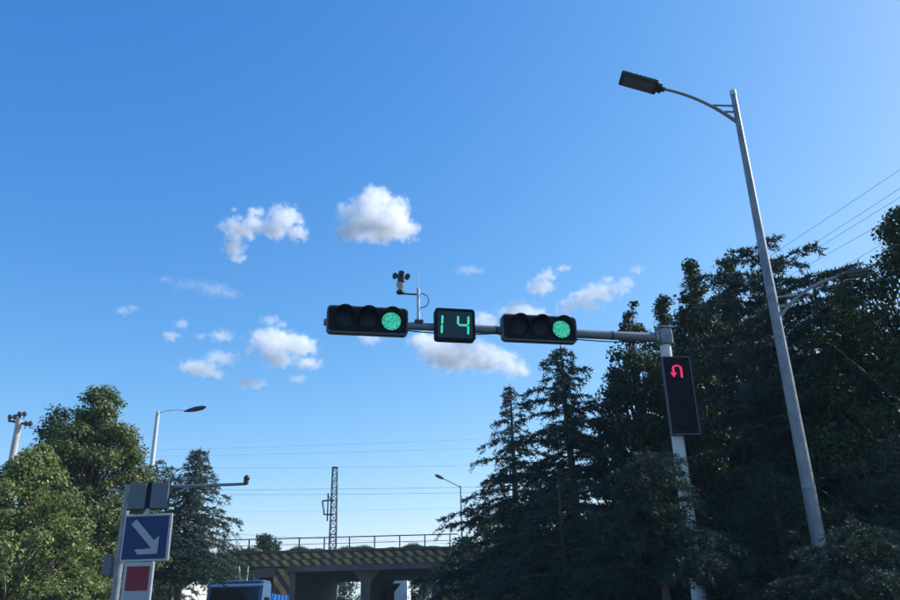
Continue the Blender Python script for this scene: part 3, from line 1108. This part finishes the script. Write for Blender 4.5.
def cedar(label, base, H, R, seed, group=None, nl=70, mat_n='cedar', h0=0.08, droop=0.32, up=0.22, pw=0.8, lean=0.0,
          spray=0.125, sw=0.036, dens=1.0, name="cedar_tree", top_flat=0.0, fine=1.0, var=(.68, 1.14)):
    rng = np.random.default_rng(seed)
    bx, by = base
    root = thing(name, label, "tree", (bx, by, 0), group)
    hs = np.linspace(0, 1, 10)
    cv = np.cumsum(rng.normal(0, .02 * H / 9, (10, 2)), 0)
    tp = np.stack((bx + cv[:, 0] + lean * hs ** 2, by + cv[:, 1], H * hs), 1)
    tm_ = MB(); tm_.tube(tp, list(0.022 * H * (1 - hs) ** 0.9 + .012), 9)
    tm_.build("trunk", 'bark', root)
    P0, D0, L0 = [], [], []
    br_ = MB()
    for i in range(nl):
        f = h0 + (0.985 - h0) * (i + rng.random() * .8) / nl
        L = (R * (1 - f) ** pw + 0.04 * R) * rng.uniform(*var)
        L *= 1 + top_flat * max(0, f - .6) * 2
        az = i * 2.39996 + rng.normal(0, .35)
        start = np.array([np.interp(f, hs, tp[:, k]) for k in range(3)])
        out = np.array((cos(az), sin(az), 0))
        side = np.array((-sin(az), cos(az), 0))
        u_ = up * rng.uniform(.6, 1.4) + .35 * max(0, f - .75)
        dr = droop * rng.uniform(.6, 1.3)
        bend_ = rng.normal(0, .12)
        ns = 8
        ss = np.linspace(0, 1, ns)
        pts = start + L * (ss[:, None] * out + (u_ * ss - dr * ss ** 2)[:, None] * np.array((0, 0, 1)) + (bend_ * ss ** 2)[:, None] * side)
        br_.tube(pts, list((0.012 + .011 * L) * (1 - ss * .85)), 5, False)
        nt = max(7, int(L / 0.075 * dens))
        tt = np.clip(rng.uniform(.06, 1.0, nt), 0, 1)
        pp = np.stack([np.interp(tt, ss, pts[:, k]) for k in range(3)], 1)
        tl_ = (0.20 + 0.42 * L * (tt * .35 + .22) * (1.12 - tt)) * rng.uniform(.6, 1.3, nt)
        tl_ = np.minimum(tl_, 0.85)
        sgn = np.where(rng.random(nt) < .5, -1, 1)
        dd_ = unit(out * rng.uniform(.35, 1.0, nt)[:, None] + side * (sgn * rng.uniform(.5, 1.0, nt))[:, None] + np.array((0, 0, 1)) * rng.normal(-.10, .16, nt)[:, None])
        P0.append(pp); D0.append(dd_); L0.append(tl_)
        # tip
        P0.append(pts[-2:-1]); D0.append(unit((pts[-1] - pts[-2])[None] + np.array((0, 0, -.1)))); L0.append(np.array([L * .18 + .12]))
    # leader
    P0.append(tp[-2:-1]); D0.append(unit((tp[-1] - tp[-2])[None])); L0.append(np.array([np.linalg.norm(tp[-1] - tp[-2]) + .25]))
    br_.build("branches", 'bark', root)
    P0, D0, L0 = np.concatenate(P0), np.concatenate(D0), np.concatenate(L0)
    cnt = np.maximum(4, (L0 / 0.024 * dens * fine).astype(int))
    idx = np.repeat(np.arange(len(P0)), cnt)
    n = len(idx)
    t_ = rng.random(n)
    Ls = L0[idx]
    pos = P0[idx] + D0[idx] * (t_ * Ls)[:, None] - np.array((0, 0, 1)) * (0.34 * (t_ ** 2) * Ls)[:, None]
    pos += rng.normal(0, .018, (n, 3))
    dr_ = unit(D0[idx] * .75 + rng.normal(0, .68, (n, 3)) + np.array((0, 0, .06)))
    ln_ = spray * rng.uniform(.6, 1.35, n)
    wv = unit(np.cross(dr_, rng.normal(0, 1, (n, 3)))) * (sw * rng.uniform(.6, 1.4, n) * .5)[:, None]
    V = np.empty((n, 3, 3))
    V[:, 0] = pos - wv; V[:, 1] = pos + wv; V[:, 2] = pos + dr_ * ln_[:, None]
    bulk("crown", V.reshape(-1, 3), 3, mat_n, root)
    return root


def broadleaf(label, base, H, seed, env, group=None, nclump=90, per=240, rc=.42, leaf=.10, mat_n='leaf_mid', bark='bark',
              name="broadleaf_tree", trunk_h=.35, cat="tree", multi=1, tr_r=None):
    """env(f) -> crown radius at the height fraction f."""
    rng = np.random.default_rng(seed)
    bx, by = base
    root = thing(name, label, cat, (bx, by, 0), group)
    hs = np.linspace(0, 1, 9)
    cv = np.cumsum(rng.normal(0, .018 * H / 3, (9, 2)), 0); cv[0] = 0
    tp = np.stack((bx + cv[:, 0], by + cv[:, 1], H * .92 * hs), 1)
    r0 = tr_r or 0.018 * H + .03
    tm_ = MB(); tm_.tube(tp, list(r0 * (1 - hs) ** .8 + .012), 9)
    tm_.build("trunk", bark, root)
    C = []
    fz = []
    while len(C) < nclump:
        f = rng.uniform(trunk_h * .75, 1.0)
        rr = env(f)
        if rr <= 0 or rng.random() > (rr / 3.5) + .30:
            continue
        a = rng.uniform(0, 2 * pi)
        q = sqrt(rng.random()) ** .75 * rr * rng.uniform(.82, 1.08)
        c0 = np.array((np.interp(f, hs, tp[:, 0]), np.interp(f, hs, tp[:, 1]), 0))
        C.append(c0 + np.array((cos(a) * q, sin(a) * q, f * H - .2)))
        fz.append(f)
    C = np.array(C)
    lb = MB()
    for c_, f in zip(C, fz):
        f0 = max(trunk_h * .5, f - rng.uniform(.12, .3))
        st_ = np.array([np.interp(f0, hs, tp[:, k]) for k in range(3)])
        mid = st_ * .45 + c_ * .55 + np.array((0, 0, -.12)) + rng.normal(0, .08, 3)
        L = np.linalg.norm(c_ - st_)
        lb.tube([st_, mid, c_], [.012 + .012 * L, .01 + .006 * L, .006], 5, False)
    lb.build("branches", bark, root)
    rcs = rc * rng.uniform(.6, 1.3, nclump) * np.array([min(1.0, .52 + .5 * env(f)) for f in fz])
    cnt = (per * (rcs / rc) ** 2).astype(int)
    idx = np.repeat(np.arange(nclump), cnt)
    n = len(idx)
    dv_ = unit(rng.normal(0, 1, (n, 3)))
    rad = rng.random(n) ** .55
    pos = C[idx] + dv_ * (rad * rcs[idx])[:, None] * np.array((1.1, 1.1, .8))
    nm = unit(dv_ * .7 + np.array((0, 0, .55)) + rng.normal(0, .5, (n, 3)))
    u1 = unit(np.cross(nm, rng.normal(0, 1, (n, 3))))
    u2 = np.cross(nm, u1)
    sz = leaf * rng.uniform(.45, 1.55, n)
    V = np.empty((n, 4, 3))
    V[:, 0] = pos - u1 * (sz * .5)[:, None]
    V[:, 1] = pos + u2 * (sz * .30)[:, None] + nm * (sz * .06)[:, None]
    V[:, 2] = pos + u1 * (sz * .5)[:, None]
    V[:, 3] = pos - u2 * (sz * .30)[:, None] + nm * (sz * .06)[:, None]
    bulk("crown", V.reshape(-1, 3), 4, mat_n, root)
    return root


def place(px, py, Y):
    q = at(px, py, Y)
    return (q[0], Y), q[2]


GR = "dark trees along the right pavement"
GL = "trees on the left side of the road"

# --- right side cedars
b, h = place(507, 384, 29)
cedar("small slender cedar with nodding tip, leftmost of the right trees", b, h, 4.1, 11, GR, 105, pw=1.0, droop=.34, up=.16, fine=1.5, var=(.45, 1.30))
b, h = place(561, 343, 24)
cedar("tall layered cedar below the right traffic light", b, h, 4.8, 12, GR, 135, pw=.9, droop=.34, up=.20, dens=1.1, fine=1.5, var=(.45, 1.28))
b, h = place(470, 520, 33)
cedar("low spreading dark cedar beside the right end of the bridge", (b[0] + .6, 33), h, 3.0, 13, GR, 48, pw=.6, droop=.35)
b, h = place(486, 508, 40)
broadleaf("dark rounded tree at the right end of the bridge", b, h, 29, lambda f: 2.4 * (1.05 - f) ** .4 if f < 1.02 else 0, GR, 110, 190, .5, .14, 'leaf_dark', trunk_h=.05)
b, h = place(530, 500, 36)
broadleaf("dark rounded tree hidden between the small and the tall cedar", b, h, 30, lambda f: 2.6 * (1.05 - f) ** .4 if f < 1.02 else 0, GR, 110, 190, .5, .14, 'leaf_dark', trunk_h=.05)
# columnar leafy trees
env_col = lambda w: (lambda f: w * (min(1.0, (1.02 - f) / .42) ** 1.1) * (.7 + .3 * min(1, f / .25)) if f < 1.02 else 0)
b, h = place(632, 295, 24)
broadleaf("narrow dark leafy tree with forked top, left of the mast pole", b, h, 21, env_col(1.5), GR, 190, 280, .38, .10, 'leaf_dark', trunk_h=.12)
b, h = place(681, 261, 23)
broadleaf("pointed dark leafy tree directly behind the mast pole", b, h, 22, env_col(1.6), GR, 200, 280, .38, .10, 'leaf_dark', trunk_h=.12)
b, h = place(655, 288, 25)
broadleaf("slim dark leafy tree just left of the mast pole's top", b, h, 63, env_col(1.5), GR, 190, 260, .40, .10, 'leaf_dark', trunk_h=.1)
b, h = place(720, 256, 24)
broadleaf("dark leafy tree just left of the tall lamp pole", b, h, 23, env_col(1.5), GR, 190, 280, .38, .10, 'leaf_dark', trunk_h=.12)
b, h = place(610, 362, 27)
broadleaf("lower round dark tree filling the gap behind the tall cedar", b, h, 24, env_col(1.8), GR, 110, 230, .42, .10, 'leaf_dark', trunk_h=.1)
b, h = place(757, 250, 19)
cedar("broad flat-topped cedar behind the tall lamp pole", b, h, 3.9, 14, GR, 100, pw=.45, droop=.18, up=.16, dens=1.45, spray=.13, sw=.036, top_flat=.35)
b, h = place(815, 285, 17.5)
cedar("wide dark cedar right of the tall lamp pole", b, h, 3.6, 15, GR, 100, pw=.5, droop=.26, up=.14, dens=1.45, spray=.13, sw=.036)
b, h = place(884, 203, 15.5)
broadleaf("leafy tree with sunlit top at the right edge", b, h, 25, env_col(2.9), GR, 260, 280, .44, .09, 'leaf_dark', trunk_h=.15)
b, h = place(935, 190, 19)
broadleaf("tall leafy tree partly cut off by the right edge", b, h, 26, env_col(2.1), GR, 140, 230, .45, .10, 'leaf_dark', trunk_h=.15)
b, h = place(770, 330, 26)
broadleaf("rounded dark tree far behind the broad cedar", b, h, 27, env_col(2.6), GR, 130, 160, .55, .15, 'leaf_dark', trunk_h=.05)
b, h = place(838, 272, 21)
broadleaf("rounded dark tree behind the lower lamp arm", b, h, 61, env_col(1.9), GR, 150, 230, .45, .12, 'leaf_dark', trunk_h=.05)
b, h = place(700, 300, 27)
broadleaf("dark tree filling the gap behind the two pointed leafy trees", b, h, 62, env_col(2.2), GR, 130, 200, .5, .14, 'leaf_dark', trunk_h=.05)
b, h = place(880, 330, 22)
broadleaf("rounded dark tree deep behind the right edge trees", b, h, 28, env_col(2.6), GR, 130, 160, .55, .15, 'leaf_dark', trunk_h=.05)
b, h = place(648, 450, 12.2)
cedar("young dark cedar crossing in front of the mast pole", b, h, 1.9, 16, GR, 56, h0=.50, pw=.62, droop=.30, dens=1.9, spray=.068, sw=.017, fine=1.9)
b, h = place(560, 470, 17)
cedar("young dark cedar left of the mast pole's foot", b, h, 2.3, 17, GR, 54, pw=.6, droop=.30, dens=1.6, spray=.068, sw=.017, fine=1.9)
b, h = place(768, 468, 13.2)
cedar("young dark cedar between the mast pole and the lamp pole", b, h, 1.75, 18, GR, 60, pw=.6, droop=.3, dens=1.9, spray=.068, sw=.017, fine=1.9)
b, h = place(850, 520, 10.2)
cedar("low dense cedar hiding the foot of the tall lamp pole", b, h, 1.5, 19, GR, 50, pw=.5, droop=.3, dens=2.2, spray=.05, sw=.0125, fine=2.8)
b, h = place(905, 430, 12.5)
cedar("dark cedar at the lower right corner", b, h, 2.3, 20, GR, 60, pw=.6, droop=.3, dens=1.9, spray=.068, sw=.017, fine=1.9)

# --- left side
env_l = lambda w: (lambda f: w * min(1.0, ((1.03 - f) / .5)) ** .75 * min(1.0, .45 + f * 1.1) if f < 1.03 else 0)
b, h = place(99, 383, 24)
broadleaf("tall pointed green tree left of the blue arrow sign", b, h, 31, lambda f: 2.25 * min(1.0, (1.02 - min(f, 1.0)) / .60) ** .8 * min(1.0, .5 + f * 1.1) + .1 if f < 1.01 else 0, GL, 260, 330, .38, .088, 'leaf_mid', trunk_h=.22)
b, h = place(66, 402, 27)
broadleaf("dark green tree top between the two sunlit left trees", (b[0] - .1, 27), h, 32, env_l(2.0), GL, 170, 240, .42, .10, 'leaf_dark', trunk_h=.2)
b, h = place(36, 440, 20)
broadleaf("lighter green sunlit tree at the left edge", b, h, 33, env_l(2.1), GL, 190, 330, .34, .084, 'leaf_light', 'bark_pale', trunk_h=.28)
b, h = place(-25, 462, 21)
broadleaf("green tree cut off by the left edge", b, h, 34, env_l(1.9), GL, 120, 300, .36, .085, 'leaf_mid', trunk_h=.25)
b, h = place(196, 447, 32)
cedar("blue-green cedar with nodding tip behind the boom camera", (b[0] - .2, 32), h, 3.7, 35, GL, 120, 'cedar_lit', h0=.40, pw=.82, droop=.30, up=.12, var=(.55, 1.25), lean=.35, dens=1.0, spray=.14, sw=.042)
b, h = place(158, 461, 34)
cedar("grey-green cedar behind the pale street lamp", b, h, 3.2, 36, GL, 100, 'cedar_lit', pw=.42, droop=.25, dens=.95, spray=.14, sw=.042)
b, h = place(186, 535, 27)
cedar("low dark cedar spreading over the wing wall", (b[0] - .3, 27), h, 2.9, 37, GL, 40, 'cedar', h0=.68, pw=.5, droop=.22, up=.12, dens=1.2)
b, h = place(265, 532, 53)
broadleaf("small pointed dark tree on the embankment left of the bridge", b, h, 38, lambda f: 3.6 * (1.03 - f) ** .85 if f < 1.03 else 0, GL, 150, 180, .55, .15, 'leaf_dark', trunk_h=.55)
b, h = place(243, 547, 50)
broadleaf("low green bush at the left end of the bridge parapet", b, h, 39, lambda f: 1.5 if f < 1 else 0, GL, 50, 160, .45, .15, 'leaf_mid', trunk_h=.75, name="bush", cat="bush")
b, h = place(215, 553, 46)
broadleaf("dark bush on the bank left of the underpass", b, h, 40, lambda f: 1.8 if f < 1 else 0, GL, 60, 160, .5, .15, 'leaf_dark', trunk_h=.5, name="bush", cat="bush")
for (px, py, Y, sd, lab) in ((88, 566, 19, 41, "bright green shrub at the foot of the tall left tree"),
                             (58, 578, 18.5, 42, "bright green shrub between the two left trunks")):
    b, h = place(px, py, Y)
    broadleaf(lab, b, h, sd, lambda f: 1.05 * (1.05 - f) ** .35 if f < 1.02 else 0, "shrubs on the left verge", 60, 150, .28, .09,
              'leaf_light' if sd < 43 else 'leaf_dark', trunk_h=.1, name="shrub", cat="shrub", tr_r=.03)

# far trees seen through the underpass
for (px, py, Y, sd, lab) in ((345, 574, 84, 51, "far green tree seen through the left bay of the underpass"),
                             (424, 566, 84, 52, "far green tree seen through the right bay of the underpass")):
    b, h = place(px, py, Y)
    broadleaf(lab, b, h, sd, lambda f: 3.0 * (1.08 - f) ** .5 if f < 1.02 else 0, "far trees beyond the underpass", 70, 130, .7, .22, 'leaf_dark', trunk_h=.05)

# weeds along the bridge coping
rng = np.random.default_rng(77)
n = 5200
xs = rng.uniform(-14, 0, n)
den = np.clip(np.sin(xs * 1.9) + np.sin(xs * 4.7 + 1) * .6 + .9, .12, 2.2)
hh = rng.uniform(.05, .16, n) * den
pos = np.stack((xs, YB + rng.uniform(-.15, .35, n), np.full(n, 5.36)), 1)
V = np.empty((n, 3, 3))
wv = unit(rng.normal(0, 1, (n, 3)) * (1, 1, 0)) * .025
V[:, 0] = pos - wv; V[:, 1] = pos + wv
V[:, 2] = pos + np.stack((rng.normal(0, .06, n), rng.normal(0, .06, n), hh), 1)
w = bulk("weeds", V.reshape(-1, 3), 3, 'grass')
w["kind"] = "stuff"; w["label"] = "dry weeds growing along the bridge parapet"; w["category"] = "weeds"


# ------------------------------------------------------------------ clouds
import bmesh


def cloud(label, puffs, seed, dens=1.0, soft=.5, Y=3000.0):
    """puffs: (px, py, half width px, half height px); a real bank of droplets about 3 km away."""
    px_m = Y / F_PX * 1.06
    cs = np.array([at(a, b_, Y) for a, b_, _, _ in puffs])
    rs = np.array([(c_ * px_m * 1.25, max(c_, d_) * px_m, d_ * px_m * 1.25) for _, _, c_, d_ in puffs])
    org = cs.mean(0)
    bm = bmesh.new()
    for c_, r_ in zip(cs, rs):
        g_ = bmesh.ops.create_icosphere(bm, subdivisions=2, radius=1.0)
        for v in g_["verts"]:
            v.co = Vector(tuple(c_ - org + np.array(v.co) * r_ * 1.42))
    h_ = bmesh.ops.convex_hull(bm, input=bm.verts)
    bmesh.ops.delete(bm, geom=[e for e in h_["geom_interior"] if isinstance(e, bmesh.types.BMVert)], context='VERTS')
    me = bpy.data.meshes.new("cloud")
    bm.to_mesh(me); bm.free()
    o = bpy.data.objects.new("cloud", me)
    o.location = tuple(org)
    COL.objects.link(o)
    m = bpy.data.materials.new("cloud droplets")
    m.use_nodes = True
    n, l = m.node_tree.nodes, m.node_tree.links
    n.clear()
    out = n.new("ShaderNodeOutputMaterial")
    tc = n.new("ShaderNodeTexCoord")
    # warp the billows a little, then take the nearest one
    size = float(np.median(rs[:, 2]))
    wn_ = n.new("ShaderNodeTexNoise"); wn_.noise_dimensions = '4D'
    wn_.inputs["W"].default_value = seed * 1.7
    wn_.inputs["Scale"].default_value = 0.55 / size; wn_.inputs["Detail"].default_value = 2
    l.new(tc.outputs["Object"], wn_.inputs["Vector"])
    ws_ = n.new("ShaderNodeVectorMath"); ws_.operation = 'SUBTRACT'; ws_.inputs[1].default_value = (.5, .5, .5)
    l.new(wn_.outputs["Color"], ws_.inputs[0])
    wm = n.new("ShaderNodeVectorMath"); wm.operation = 'MULTIPLY_ADD'
    wm.inputs[1].default_value = (size * 1.0,) * 3
    l.new(ws_.outputs[0], wm.inputs[0]); l.new(tc.outputs["Object"], wm.inputs[2])
    best = None
    for c_, r_ in zip(cs, rs):
        a = n.new("ShaderNodeVectorMath"); a.operation = 'SUBTRACT'; a.inputs[1].default_value = tuple(c_ - org)
        b = n.new("ShaderNodeVectorMath"); b.operation = 'MULTIPLY'; b.inputs[1].default_value = tuple(1 / r_)
        c = n.new("ShaderNodeVectorMath"); c.operation = 'LENGTH'
        l.new(wm.outputs[0], a.inputs[0]); l.new(a.outputs[0], b.inputs[0]); l.new(b.outputs[0], c.inputs[0])
        if best is None:
            best = c.outputs["Value"]
        else:
            k = n.new("ShaderNodeMath"); k.operation = 'SMOOTH_MIN'; k.inputs[2].default_value = 0.25
            l.new(best, k.inputs[0]); l.new(c.outputs["Value"], k.inputs[1]); best = k.outputs[0]
    nz = n.new("ShaderNodeTexNoise"); nz.noise_dimensions = '4D'
    nz.inputs["W"].default_value = seed * 3.1
    nz.inputs["Scale"].default_value = 1.15 / size; nz.inputs["Detail"].default_value = 6; nz.inputs["Roughness"].default_value = 0.66
    l.new(tc.outputs["Object"], nz.inputs["Vector"])
    # field = 0.9 - distance + amp * (noise - 0.5)
    f1 = n.new("ShaderNodeMath"); f1.operation = 'MULTIPLY_ADD'; f1.inputs[1].default_value = 3.0; f1.inputs[2].default_value = 1.02 - 1.5
    l.new(nz.outputs["Fac"], f1.inputs[0])
    f2 = n.new("ShaderNodeMath"); f2.operation = 'SUBTRACT'
    l.new(f1.outputs[0], f2.inputs[0]); l.new(best, f2.inputs[1])
    mr = n.new("ShaderNodeMapRange"); mr.interpolation_type = 'SMOOTHSTEP'
    mr.inputs["From Min"].default_value = 0.0; mr.inputs["From Max"].default_value = soft * 1.6
    mr.inputs["To Min"].default_value = 0.0; mr.inputs["To Max"].default_value = CLOUD_SIGMA * dens
    l.new(f2.outputs[0], mr.inputs["Value"])
    v = n.new("ShaderNodeVolumePrincipled")
    v.inputs["Color"].default_value = (1, 1, 1, 1)
    v.inputs["Anisotropy"].default_value = 0.0
    l.new(mr.outputs[0], v.inputs["Density"])
    l.new(v.outputs[0], out.inputs["Volume"])
    me.materials.append(m)
    return tag(o, label, "cloud", "small white fair-weather clouds")


CLOUD_SIGMA = 0.026
CL = [
    ("largest single white cloud with rounded top, above the surveillance camera",
     [(372, 214, 22, 20), (390, 215, 20, 17), (378, 200, 15, 13), (356, 222, 16, 13), (346, 212, 11, 7), (404, 227, 15, 9), (382, 230, 32, 8), (350, 231, 14, 6)], 1.0, .4),
    ("twin-lobed white cloud left of the largest cloud",
     [(285, 219, 16, 13), (276, 229, 14, 11), (297, 234, 11, 7), (240, 230, 18, 10), (253, 224, 12, 9), (264, 225, 10, 7), (233, 246, 10, 10), (238, 257, 9, 4), (256, 211, 9, 4), (232, 209, 4, 3)], 1.0, .45),
    ("thin wispy cloud streak below the twin-lobed cloud",
     [(216, 290, 18, 6), (230, 294, 12, 5), (190, 284, 22, 3), (166, 280, 10, 3)], .28, .9),
    ("tiny slanting cloud farthest left", [(124, 311, 8, 4), (133, 308, 6, 3)], .6, .7),
    ("tiny round cloud above the lower left cloud patch", [(181, 324, 7, 4)], .8, .6),
    ("tiny cloud at the left of the lower left patch", [(171, 336, 8, 5)], .85, .6),
    ("small cloud right of the tiny pair in the lower left patch", [(221, 336, 12, 6), (200, 337, 6, 4)], .6, .7),
    ("small veil cloud just above the flat left cloud", [(222, 358, 15, 7), (212, 361, 9, 5)], .6, .7),
    ("flat white cloud lowest at the left", [(200, 369, 16, 7), (190, 367, 11, 6), (215, 374, 9, 4)], .9, .5),
    ("wide white cloud in the middle of the left cloud patch",
     [(276, 342, 22, 9), (262, 340, 14, 8), (296, 346, 18, 8), (278, 358, 16, 8), (247, 351, 6, 6), (309, 349, 10, 4)], 1.0, .45),
    ("small thin cloud above the wide left cloud", [(270, 320, 10, 5), (281, 325, 7, 4)], .6, .7),
    ("small cloud at the lower right of the wide left cloud", [(309, 364, 13, 6)], .8, .55),
    ("small oval cloud below the wide left cloud", [(252, 383, 13, 6)], .8, .55),
    ("tiny cloud just right of the small oval cloud", [(297, 379, 9, 4)], .7, .6),
    ("small cloud scrap peeking under the left traffic light", [(371, 339, 10, 6), (364, 336, 8, 5)], .7, .6),
    ("faint small cloud alone above the countdown timer", [(468, 270, 12, 4), (478, 271, 7, 3)], .5, .8),
    ("bright puffy cloud above the right traffic light", [(541, 286, 13, 8), (548, 275, 9, 6), (530, 288, 6, 5), (564, 268, 7, 3)], .9, .5),
    ("long broken cloud between the right traffic light and the dark trees",
     [(600, 292, 20, 7), (584, 296, 14, 6), (618, 288, 13, 6), (626, 282, 9, 5), (572, 304, 12, 7), (565, 310, 9, 6), (590, 305, 12, 5), (606, 279, 8, 3)], .8, .55),
    ("tiny cloud above the tip of the forked dark tree", [(637, 270, 8, 4)], .6, .7),
    ("white cloud edge showing above the right traffic light's housing", [(518, 312, 18, 8), (535, 315, 14, 6), (485, 321, 14, 8), (545, 317, 8, 4)], .9, .5),
    ("large white cloud below the countdown timer",
     [(462, 354, 26, 12), (440, 348, 24, 11), (420, 341, 13, 7), (480, 360, 20, 10), (448, 362, 22, 7), (482, 350, 12, 7)], 1.0, .45),
    ("tapering white cloud touching the right of the large lower cloud", [(505, 361, 14, 9), (515, 369, 14, 7), (496, 354, 9, 6)], .95, .5),
]
for i, (lab, puffs, dn_, sf) in enumerate(CL):
    cloud(lab, puffs, 100 + i, dn_, sf)

# ------------------------------------------------------------------ haze box added to lift dark tones like the windscreen's blue veil
hm = bpy.data.materials.new("added blue haze")
hm.use_nodes = True
hn = hm.node_tree.nodes
hn.clear()
ho = hn.new("ShaderNodeOutputMaterial")
hv = hn.new("ShaderNodeVolumePrincipled")
hv.inputs["Color"].default_value = (0.55, 0.78, 1.0, 1)
hv.inputs["Density"].default_value = 0.0005
hm.node_tree.links.new(hv.outputs[0], ho.inputs["Volume"])
M['haze'] = hm
hz = MB().box((0, 0, 9.0), (3000, 3000, 20.0)).build("haze", 'haze')
hz["kind"] = "stuff"
